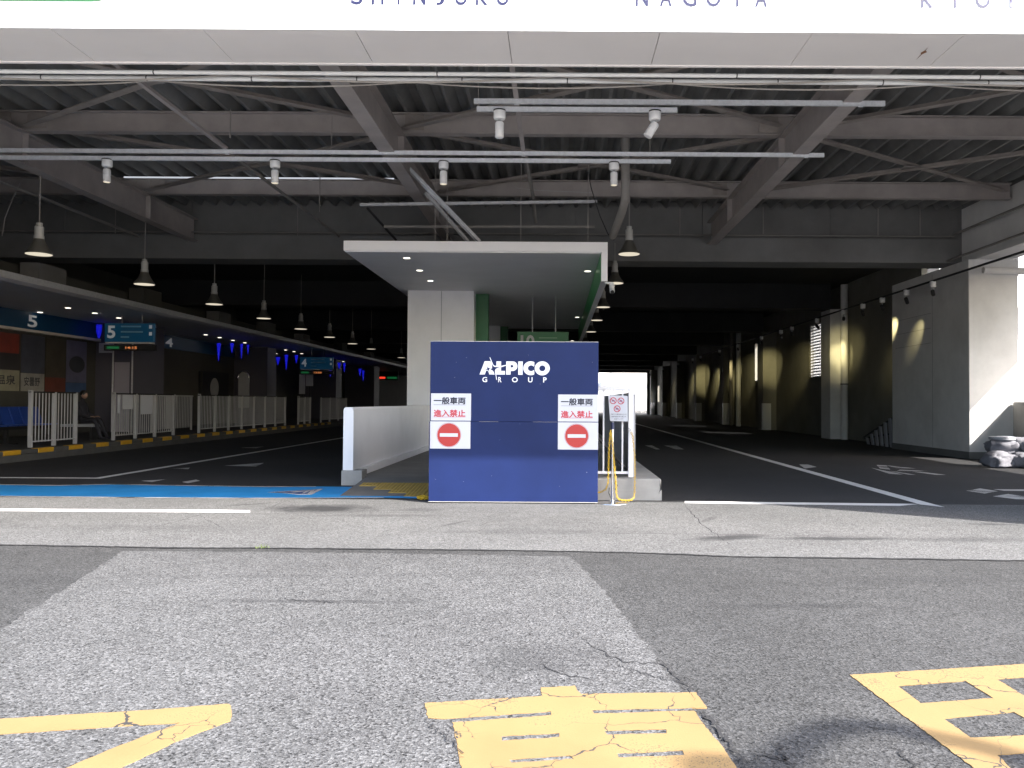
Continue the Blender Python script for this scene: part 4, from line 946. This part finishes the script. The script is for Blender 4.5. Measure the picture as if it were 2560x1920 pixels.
a = aty(750, 893, 46); b = aty(832, 924, 46)
stop_sign(a.x, b.x, 46, b.z, a.z, "4", "13:50", "distant blue hanging sign numbered 4 with departure display", (M_led_g, M_led_o))
a = aty(945, 935, 80); b = aty(995, 950, 80)
t = thing("departure_display", ((a.x + b.x) / 2, 80, a.z), "far dark departure display with red and green text", "display")
build(MB().box(a.x, b.x, 80, 80.2, b.z, a.z + .5), "display_case", M_dark, t)
build(MB().box(a.x + .1, a.x + .7, 79.98, 79.995, b.z + .12, b.z + .3), "display_text", M_led_r, t); build(MB().box(a.x + .9, b.x - .1, 79.98, 79.995, b.z + .12, b.z + .3), "display_text", M_led_g, t)
for i, rt in enumerate((a.x + .5, b.x - .5)): build(MB().tube([(rt, 80.1, a.z + .5), (rt, 80.1, 5.0)], .02, 5), "hanger", M_galvdull, t)
# blue icicle lights under the canopy
names = iter(["first", "second", "third", "fourth", "fifth", "sixth", "seventh", "eighth", "ninth", "tenth", "eleventh", "twelfth", "thirteenth", "fourteenth"])
for px, y0, y1, wd in ((547, 858, 902, 10), (580, 858, 882, 10), (604, 860, 897, 7), (620, 862, 886, 6), (695, 893, 912, 12), (716, 887, 924, 9), (741, 888, 908, 9), (826, 906, 942, 8), (848, 907, 922, 9), (861, 908, 930, 6), (900, 922, 940, 8), (908, 926, 952, 6)):
    Xc = -14.6; Y = Xc * F / (px - CX); a = aty(px, y0, Y); b = aty(px, y1, Y); r_ = wd / 2 / F * Y
    a.z = min(a.z, 4.36)
    tag(build(MB().lathe([(r_, a.z), (r_ * .8, a.z - (a.z - b.z) * .25), (r_ * .15, b.z)], (a.x, Y, 0), 10), "icicle_light", M_icicle, smooth=True), f"{next(names)} blue icicle light from the near end under the canopy", "light", "blue icicle lights")
bb = aty(250, 812, 30.6)
tag(build(MB().lathe([(.1, bb.z), (.09, bb.z - .25), (.03, bb.z - .5)], (-16.95, 30.6, 0), 10), "icicle_light", M_icicle, smooth=True), "blue icicle light left of the near numbered sign", "light", "blue icicle lights")
# framed clock poster and machines in the dim background
t = thing("dark_display_case", (-17.3, 41.5, 1.6), "dark square display case on the dim lit wall", "case"); build(MB().box(-17.38, -17.2, 40.2, 43.4, 1.5, 2.9), "case", M_dark, t); build(MB().lathe([(.5, 0), (.5, .01)], (0, 0, 0), 24).xf(Matrix.Translation((-17.19, 41.6, 2.1)) @ Matrix.Rotation(R(90), 4, 'Y')), "round_emblem", M_greypanel, t)
t = thing("pillar", (-16.4, 44.5, PZ), "dim lilac pillar behind the long fence panel", "pillar"); build(MB().box(-17.39, -15.6, 44.6, 46.0, PZ, 4.36), "shaft", M_lilac, t)
t = thing("pillar", (-16.4, 57, PZ), "far lilac pillar below the blue lights", "pillar"); build(MB().box(-17.39, -15.2, 57, 58.5, PZ, 4.36), "shaft", M_lilac, t)
t = thing("pillar", (-16.4, 68, PZ), "farthest lilac pillar on the platform", "pillar"); build(MB().box(-17.39, -15.0, 68, 70, PZ, 4.36), "shaft", M_lilac, t)
a = aty(596, 945, 42); b = aty(622, 990, 42)
t = thing("arched_mirror", (a.x, 42, b.z), "small arched shiny panel above the long fence", "panel")
arc = [(a.x + (b.x - a.x) * (.5 - .5 * math.cos(th)), a.z + .35 * math.sin(th)) for th in (i * math.pi / 10 for i in range(11))]
build(MB().prism([(a.x, b.z - .6), *arc, (b.x, b.z - .6)], 'y', 42, 42.1), "plate", M_greypanel, t)
build(MB().tube([(x, 41.98, z) for x, z in arc], .035, 6), "rim", M_chrome, t)
for i, (px0, px1, y0, y1) in enumerate(((647, 663, 888, 896), (641, 663, 918, 929), (765, 782, 933, 965), (748, 762, 935, 985))):
    a = aty(px0, y0, 47.5); b = aty(px1, y1, 47.5)
    tag(box("white_placard", M_sheet, None, a.x, b.x, 47.5, 47.54, b.z, a.z), ["small white placard in the dim middle distance", "lower white placard below the small one", "white sheet beneath the far numbered sign", "pale panel left of the far white sheet"][i], "placard")
    tag(build(MB().tube([((a.x + b.x) / 2, 47.56, b.z), ((a.x + b.x) / 2, 47.56, PZ if i > 1 else 4.37)], .02, 6), "placard_post", M_dark), ["dark rod over the small white placard", "dark rod over the lower white placard", "dark post behind the far white sheet", "dark post behind the far pale panel"][i], "rod")
# bench row with blue seats
bn = thing("bench_row", (-14.9, 22, PZ), "row of blue moulded seats behind the nearest fence", "bench")
M_seat = mat("seat_blue", (.02, .06, .30), .4)
for k in range(8):
    y = 20.6 + k * .44
    build(MB().prism([(-14.95, .74), (-14.5, .76), (-14.48, .80), (-14.9, .79), (-15.08, 1.28), (-15.13, 1.27)], 'y', y, y + .4), "seat", M_seat, bn, bevel=.012)
build(MB().box(-14.85, -14.75, 20.5, 24.2, .66, .735), "seat_beam", M_dark, bn)
for y in (20.8, 22.3, 23.9): build(MB().box(-14.84, -14.76, y - .04, y + .04, PZ, .66).box(-15.05, -14.5, y - .03, y + .03, PZ, PZ + .03), "leg", M_dark, bn)
pb = thing("plain_bench", (-14.5, 25.0, PZ), "plain dark bench under the seated person", "bench")
build(MB().box(-15.0, -14.0, 25.05, 25.55, .66, .74), "seat", M_greypanel, pb, bevel=.01)
for x in (-14.9, -14.1): build(MB().box(x - .03, x + .03, 25.1, 25.5, PZ, .66), "leg", M_dark, pb)

# ------------------------------------------------------------------ seated person (dark clothing, facing right)
def skin(name, verts, edges, rad, mat_, parent, root=0, sub=2):
    me = bpy.data.meshes.new(name); me.from_pydata(verts, edges, []); o = link(name, me, mat_, parent)
    md = o.modifiers.new("skin", 'SKIN')
    for i, r_ in enumerate(rad):
        me.skin_vertices[0].data[i].radius = (r_, r_) if not isinstance(r_, tuple) else r_
        me.skin_vertices[0].data[i].use_root = (i == root)
    sb = o.modifiers.new("sub", 'SUBSURF'); sb.levels = sub; sb.render_levels = sub
    bpy.context.view_layer.update()
    m2 = bpy.data.meshes.new_from_object(o.evaluated_get(bpy.context.evaluated_depsgraph_get()))
    o.modifiers.clear(); o.data = m2; m2.name = name
    if not m2.materials: m2.materials.append(mat_)
    for p in m2.polygons: p.use_smooth = True
    return o
pr = thing("person", (-14.45, 25.3, PZ), "person in dark clothes seated sideways on a bench, legs stretched forward", "person")
M_cloth = mat("dark_clothes", (.03, .03, .04), .8, var=.1, scale=10); M_skin = mat("skin", (.36, .22, .16), .5); M_hair = mat("hair", (.015, .013, .012), .5)
sz = .74 - PZ
# local: x forward (right), z up from platform
V_ = [(0,0,sz+.12),(.0,0,sz+.28),(-.03,0,sz+.48),(-.05,0,sz+.62),(-.03,0,sz+.72),(0,0,sz+.86),
      (.05,.10,sz+.10),(.46,.12,sz+.14),(.66,.12,.12),(.70,.12,.05),(.86,.12,.04),
      (.05,-.10,sz+.10),(.44,-.12,sz+.12),(.60,-.12,.12),(.63,-.12,.05),(.79,-.12,.04),
      (-.06,.2,sz+.58),(.02,.25,sz+.32),(.24,.18,sz+.24),(.32,.15,sz+.24),
      (-.06,-.2,sz+.58),(.02,-.25,sz+.32),(.24,-.18,sz+.24),(.32,-.15,sz+.24)]
E_ = [(0,1),(1,2),(2,3),(3,4),(4,5),(0,6),(6,7),(7,8),(8,9),(9,10),(0,11),(11,12),(12,13),(13,14),(14,15),(3,16),(16,17),(17,18),(18,19),(3,20),(20,21),(21,22),(22,23)]
Rd = [(.14,.17),(.14,.17),(.13,.18),(.11,.15),.055,.05,.10,.075,.05,.045,.04,.10,.075,.05,.045,.04,.075,.055,.042,.03,.075,.055,.042,.03]
skin("body", V_, E_, Rd, M_cloth, pr)
hd = MB()
prof = []
for i in range(9):
    a = math.pi * i / 8; prof.append((.085 * math.sin(a) ** .8 if 0 < i < 8 else .004, -.125 * math.cos(a)))
hd.lathe(prof, (0, 0, 0), 16)
hd.v = [(x * 1.12 + (.012 if z < 0 else 0), y * .92, z) for x, y, z in hd.v]
hd.add([(.09, -.012, .012), (.09, .012, .012), (.118, 0, -.02), (.09, -.014, -.03), (.09, .014, -.03)], [(0, 1, 2), (0, 2, 3), (1, 4, 2), (3, 2, 4)])
for s_ in (-1, 1): hd.lathe([(.004, -.03), (.014, -.01), (.014, .02), (.004, .03)], (0, s_ * .082, 0), 8)
o = build(hd, "head", M_skin, pr, smooth=True, local=True); o.location = (.02, 0, sz + .90)
hr = MB().lathe([(.094, -.01), (.096, .04), (.085, .09), (.05, .128), (.004, .14)], (0, 0, 0), 16); hr.v = [(x * 1.12 - .012, y * .95, z) for x, y, z in hr.v]
hair = build(hr, "hair", M_hair, pr, smooth=True, local=True); hair.location = (.015, 0, sz + .90)
for s_ in (-1, 1):
    hm = MB().box(.30, .38, s_ * .14 - .03, s_ * .14 + .03, sz + .22, sz + .25)
    for k in range(4): hm.tube([(.37, s_ * .14 - .027 + k * .018, sz + .238), (.41, s_ * .14 - .027 + k * .018, sz + .232), (.43 + .006 * (k in (1, 2)), s_ * .14 - .027 + k * .018, sz + .21)], .008, 6)
    hm.tube([(.32, s_ * .14 - s_ * .03, sz + .24), (.35, s_ * .14 - s_ * .05, sz + .235), (.38, s_ * .14 - s_ * .055, sz + .225)], .009, 6)
    build(hm, "hand", M_skin, pr, smooth=True, local=True)

# ------------------------------------------------------------------ right side: pipes, wall spots, guard board, sacks, parapet
a = aty(2121, 1113, 34.4)
tube_thing("drain_pipe", [(12.05, 34.7, 0), (12.05, 34.7, 6.5)], .15, M_paintwall, "pale vertical drain pipe before the second right column", "pipe", 16)
b = [o for o in COL.objects if o.name.startswith("drain_pipe")][-1]
build(MB().lathe([(.16, 2.3), (.16, 2.34)], (12.05, 34.7, 0), 16), "pipe_joint", M_dark, b)
tube_thing("drain_pipe", [(11.75, 53.6, 0), (11.75, 53.6, 6.5)], .16, M_pvc, "bright drain pipe farther along the right wall", "pipe", 12)
tube_thing("drain_pipe", [(11.7, 55.6, 0), (11.7, 55.6, 6.5)], .12, M_pipe, "dull drain pipe behind the bright one on the right wall", "pipe", 12)
tube_thing("lamp_conduit", [(10.5, 13, 4.95), (10.5, 60, 4.95)], .03, M_dark, "dark conduit carrying the wall spots along the right lane", "conduit", 8)
def wallspot(y, aim, label, power=26.0, lit=True, size=30, blend=.8):
    z = 4.86
    t = thing("wall_spot", (10.5, y, z), label, "spotlight", "wall spots along the right lane")
    build(MB().lathe([(.07, .08), (.085, .06), (.085, -.08), (.07, -.09)], n=14), "canopy", M_lampbody, t, smooth=True, local=True)
    d = (Vector(aim) - Vector((10.5, y, z - .25))).normalized()
    build(MB().tube([(0, 0, -.09), (0, 0, -.2)], .018, 6), "swivel", M_galvdull, t, local=True)
    build(MB().tube([Vector((0, 0, -.24)) - d * .09, Vector((0, 0, -.24)) + d * .12], .055, 12), "lamp_head", M_dark, t, smooth=True, local=True)
    build(MB().tube([Vector((0, 0, -.24)) + d * .121, Vector((0, 0, -.24)) + d * .124], .045, 12), "lens", M_glow, t, local=True)
    if lit:
        l = bpy.data.lights.new("wall_spot_light", 'SPOT'); l.energy = power; l.color = (1.0, .86, .42); l.spot_size = R(size); l.spot_blend = 1.0; l.shadow_soft_size = .04
        lo = bpy.data.objects.new("wall_spot_light", l); COL.objects.link(lo); lo.parent = t
        lo.location = Vector((0, 0, -.24)) + d * .16; lo.rotation_euler = d.to_track_quat('-Z', 'Y').to_euler()
    return t
spots = [(23.1, (11.3, 24.6, 4.0), 0), (24.85, (11.3, 25.9, 3.7), 8), (26.7, (12.3, 29.3, 3.3), 30), (28.4, (12.0, 30.6, 3.0), 0), (30.3, (12.05, 34.9, 3.6), 45), (33.4, (12.2, 35.0, 3.4), 30), (37.0, (12.3, 41.6, 3.3), 45), (38.8, (12.3, 43.4, 3.1), 0), (42.5, (11.9, 46.4, 3.5), 60), (48.0, (12.2, 52.3, 3.4), 55), (53.5, (12.3, 56.2, 3.4), 60), (60.5, (12.3, 63.5, 3.2), 75), (64, (12.2, 68.5, 3.4), 90), (71.5, (12.3, 74.5, 3.3), 75), (82, (12.3, 85.5, 3.2), 85), (93, (12.3, 96, 3.2), 90)]
for i, (y, aim, pw) in enumerate(spots):
    wallspot(y, aim, f"{['nearest', 'second', 'third', 'fourth', 'fifth', 'sixth', 'seventh', 'eighth', 'ninth', 'tenth', 'eleventh', 'twelfth', 'thirteenth', 'fourteenth', 'fifteenth', 'last'][i]} wall spot along the right lane counted from the front", pw * 2.0, pw > 0, 34)
gb = thing("striped_guard", (11.2, 28.2, 0), "slanted guard of pale diagonal slats at the foot of the right wall", "guard")
for k in range(6):
    y = 28.2 + k * .42; h = 1.0 - k * .15
    build(MB().add([(11.42, y, .02), (11.42, y + .2, .02), (11.52, y + .62, h), (11.52, y + .42, h), (11.46, y, .02), (11.46, y + .2, .02), (11.56, y + .62, h), (11.56, y + .42, h)], [(0, 1, 2, 3), (7, 6, 5, 4), (0, 4, 5, 1), (1, 5, 6, 2), (2, 6, 7, 3), (3, 7, 4, 0)]), "slat", mat("guard_pale", (.34, .34, .37), .6), gb)
build(MB().bar((11.58, 28.4, .5), (11.58, 31.2, .2), .05, .05), "backing_rail", M_dark, gb)
build(MB().bar((11.6, 28.6, 1.02), (11.6, 31.3, .24), .04, .04), "top_rail", M_dark, gb)
pp = thing("concrete_parapet", (12.3, 20, 0), "concrete parapet beside the sunlit column at the right edge", "parapet")
build(MB().box(12.47, 12.70, 13.0, 22.66, 0, 1.58), "parapet_wall", M_concrete, pp, bevel=.03)
rnd = random.Random(21)
from mathutils import noise as mnoise
def sack(x, y, z, sx, sy, sz_, rz, label):
    bm = bmesh.new(); bmesh.ops.create_icosphere(bm, subdivisions=4, radius=1.0); off = Vector((rnd.uniform(0, 50), rnd.uniform(0, 50), 0))
    for v in bm.verts:
        c = v.co.copy()
        p = Vector([math.copysign(abs(q) ** .7, q) for q in c])
        d = .30 * mnoise.noise(c * 1.7 + off) + .22 * abs(mnoise.noise(c * 3.6 + off)) + .09 * abs(mnoise.noise(c * 9 + off)) - .06
        p = p * (1 + d)
        fl = -.72 if p.z < -.72 else p.z
        v.co = (p.x * sx * .5, p.y * sy * .5, fl * sz_ * .55)
    bmesh.ops.recalc_face_normals(bm, faces=bm.faces)
    me = bpy.data.meshes.new("sack"); bm.to_mesh(me); bm.free()
    for p in me.polygons: p.use_smooth = True
    t = link("sack", me, M_sack, None)
    mb = MB(); q = []
    for k in range(9):
        a = k * 2 * math.pi / 9; q.append((.07 * math.cos(a) * (1 + .3 * math.sin(3 * a)), .07 * math.sin(a), sz_ * .6 + .03 * math.sin(2 * a)))
    mb.add([(.03 * math.cos(k * 2 * math.pi / 9), .03 * math.sin(k * 2 * math.pi / 9), sz_ * .45) for k in range(9)] + q, [(k, (k + 1) % 9, 9 + (k + 1) % 9, 9 + k) for k in range(9)])
    mb.v = [(a + sx * .28, b, c - .02) for a, b, c in mb.v]
    nk = build(mb, "gathered_neck", M_sack, t, smooth=True, local=True)
    t.location = (x, y, z + sz_ * .5); t.rotation_euler = (rnd.uniform(-.12, .12), rnd.uniform(-.15, .15), rz)
    tag(t, label, "sack", "sacks heaped by the right column")
sack(10.55, 19.75, -.01, .72, .55, .36, .2, "lower left pale sack at the front of the heap")
sack(11.15, 19.6, -.01, .70, .55, .38, -.3, "lower middle pale sack in the heap")
sack(11.75, 19.7, -.01, .72, .55, .38, .1, "lower right sack cut by the picture edge")
sack(10.72, 19.95, .31, .70, .52, .36, -.2, "upper left sack lying on the heap")
sack(11.3, 19.85, .33, .70, .52, .36, .3, "upper middle sack lying on the heap")
sack(11.85, 19.9, .33, .70, .52, .38, 0, "upper right sack at the picture edge")
sack(11.62, 19.95, .64, .62, .5, .30, .5, "topmost sack of the heap")
tag(build(MB().lathe([(.3, 0), (.3, .06), (.22, .08)], (10.75, 20.0, .66), 20).lathe([(.0, .07), (.05, .08)], (10.75, 20.0, .66), 8), "coiled_hose", M_greypanel, smooth=True), "coiled grey roll on the upper left sack", "roll")
tube_thing("drain_pipe", [(11.55, 22.4, 5.15), (13.5, 22.4, 5.1)], .09, M_paintwall, "pale horizontal pipe above the sunlit column", "pipe", 14)

# ------------------------------------------------------------------ security camera on the shelter edge
p = aty(1530, 708, 17.9)
sc_ = thing("security_camera", (p.x, 17.9, p.z), "white security camera under the right edge of the shelter roof", "camera")
build(MB().box(-.16, .03, -.03, .03, -.01, .02), "bracket", M_lampbody, sc_, local=True)
build(MB().lathe([(.04, 0), (.06, -.03), (.06, -.08)], n=14), "mount", M_lampbody, sc_, smooth=True, local=True)
build(MB().tube([(0, .06, -.06), (0, -.10, -.20)], .055, 14), "body", M_lampbody, sc_, smooth=True, local=True)
build(MB().tube([(0, -.10, -.20), (0, -.125, -.222)], .042, 12), "lens", M_dark, sc_, smooth=True, local=True)

# ------------------------------------------------------------------ beyond the far exit
fb = thing("far_building", (10, 124, 0), "bright white building seen through the far exit", "building")
build(MB().box(-40, 60, 124, 130, 0, 16), "wall", M_whitewall, fb)
build(MB().box(9.9, 13.5, 123.9, 124, 3.65, 4.15), "window_strip", M_greypanel, fb)
build(MB().box(8.1, 8.16, 123.9, 124, 0, 12), "wall_joint", M_greypanel, fb)
build(MB().box(-40, 60, 123.2, 124, 0, .3), "step", M_concrete, fb)
ac = thing("outdoor_unit", (7.2, 123.6, 3.6), "white outdoor air unit on a bracket of the far building", "air unit")
build(MB().box(6.6, 7.9, 123.5, 123.88, 4.0, 4.75), "casing", M_fascia, ac); build(ring(7.45, 4.4, .22, .3, 123.48), "fan_guard", M_greypanel, ac); build(MB().box(6.5, 7.9, 123.5, 124, 3.82, 3.98), "bracket", M_greypanel, ac)
def bicycle(x, y, rz, label, fm):
    t = thing("bicycle", (x, y, 0), label, "bicycle", "bicycles parked beyond the exit", rz)
    for xx in (-.52, .52):
        w_ = build(MB().tube([(xx + .33 * math.cos(a), 0, .34 + .33 * math.sin(a)) for a in (i * math.pi / 10 for i in range(20))], .018, 5, closed=True), "wheel", M_dark, t, local=True)
        mb = MB()
        for i in range(6): a = i * math.pi / 6; mb.tube([(xx + .32 * math.cos(a), 0, .34 + .32 * math.sin(a)), (xx - .32 * math.cos(a), 0, .34 - .32 * math.sin(a))], .004, 4)
        build(mb, "spokes", M_chrome, w_, local=True)
    mb = MB()
    for a, b in (((-.52, .34), (-.08, .30)), ((-.08, .30), (-.2, .85)), ((-.52, .34), (-.17, .72)), ((-.17, .72), (.34, .80)), ((-.08, .30), (.36, .70)), ((.34, .95), (.52, .34))): mb.tube([(a[0], 0, a[1]), (b[0], 0, b[1])], .018, 6)
    build(mb, "frame", fm, t, local=True)
    build(MB().tube([(.32, -.27, .98), (.36, -.1, 1.0), (.34, 0, .95), (.36, .1, 1.0), (.32, .27, .98)], .014, 6), "handlebar", M_chrome, t, local=True)
    build(MB().prism([(-.36, .06), (-.08, .02), (-.08, -.02), (-.36, -.06)], 'z', .85, .92), "saddle", M_dark, t, local=True)
    build(MB().box(.45, .78, -.15, .15, .74, .98), "basket", M_greypanel, t, local=True)
for i, (x, y, rz, c) in enumerate(((10.6, 113, 1.9, (.6, .1, .08)), (11.3, 113.4, 1.7, (.6, .6, .62)), (12.1, 113.2, 2.0, (.05, .05, .06)), (6.6, 113.3, 1.6, (.1, .12, .2)), (7.2, 113, 1.8, (.5, .5, .5)))):
    bicycle(x, y, rz, ["red bicycle parked left of the exit's right edge", "silver bicycle near the exit's right edge", "black bicycle closest to the exit's right edge", "dark blue bicycle behind the railing", "grey bicycle next to the dark blue one"][i], mat(f"bike_{i}", c, .4))
nb = thing("side_building", (34, 48, 0), "pale building glimpsed beyond the right column", "building")
build(MB().box(20, 45, 52, 62, 0, 14), "wall", M_paintwall, nb)
for k in range(4):
    for j in range(3): build(MB().box(21.5 + k * 5, 24 + k * 5, 51.95, 52.0, 1.6 + j * 4, 3.6 + j * 4), "window", M_dark, nb)

# ------------------------------------------------------------------ street mast with curved arm outside the frame (its shadow falls in the foreground)

def up_sun(px, py, h):
    g_ = gp(px, py); t_ = h / 1.5; return Vector((g_.x + 1.47 * t_, g_.y - 1.0 * t_, h))
arm = [up_sun(px, py, 6.4) for px, py in ((1905, 1925), (1970, 1886), (2004, 1853), (2054, 1831), (2121, 1815), (2188, 1815), (2255, 1825), (2315, 1840), (2422, 1861), (2522, 1888), (2640, 1925))]
ml = thing("street_mast", (arm[-1].x + .6, arm[-1].y - .4, 0), "street mast with curved arm standing outside the picture", "lamp post")
fx = Vector((arm[-1].x + .6, arm[-1].y - .4, 0))
build(MB().tube(arm + [fx + Vector((-.25, .15, 6.3)), fx + Vector((0, 0, 5.9))], [.075] * 5 + [.08] * 8, 10), "curved_arm", M_galvdull, ml, smooth=True)
build(MB().lathe([(.10, 0), (.08, 3), (.065, 6.0)], fx, 14), "pole", M_galvdull, ml, smooth=True)
hd_ = up_sun(1800, 1925, 6.35)
build(MB().lathe([(.02, .12), (.11, .08), (.16, .0), (.14, -.06)], hd_, 16), "lamp_head", M_galvdull, ml, smooth=True)
build(MB().tube([hd_ + Vector((0, 0, .08)), hd_.lerp(arm[0], .6) + Vector((0, 0, .1)), arm[0]], .035, 8), "lamp_neck", M_galvdull, ml, smooth=True)
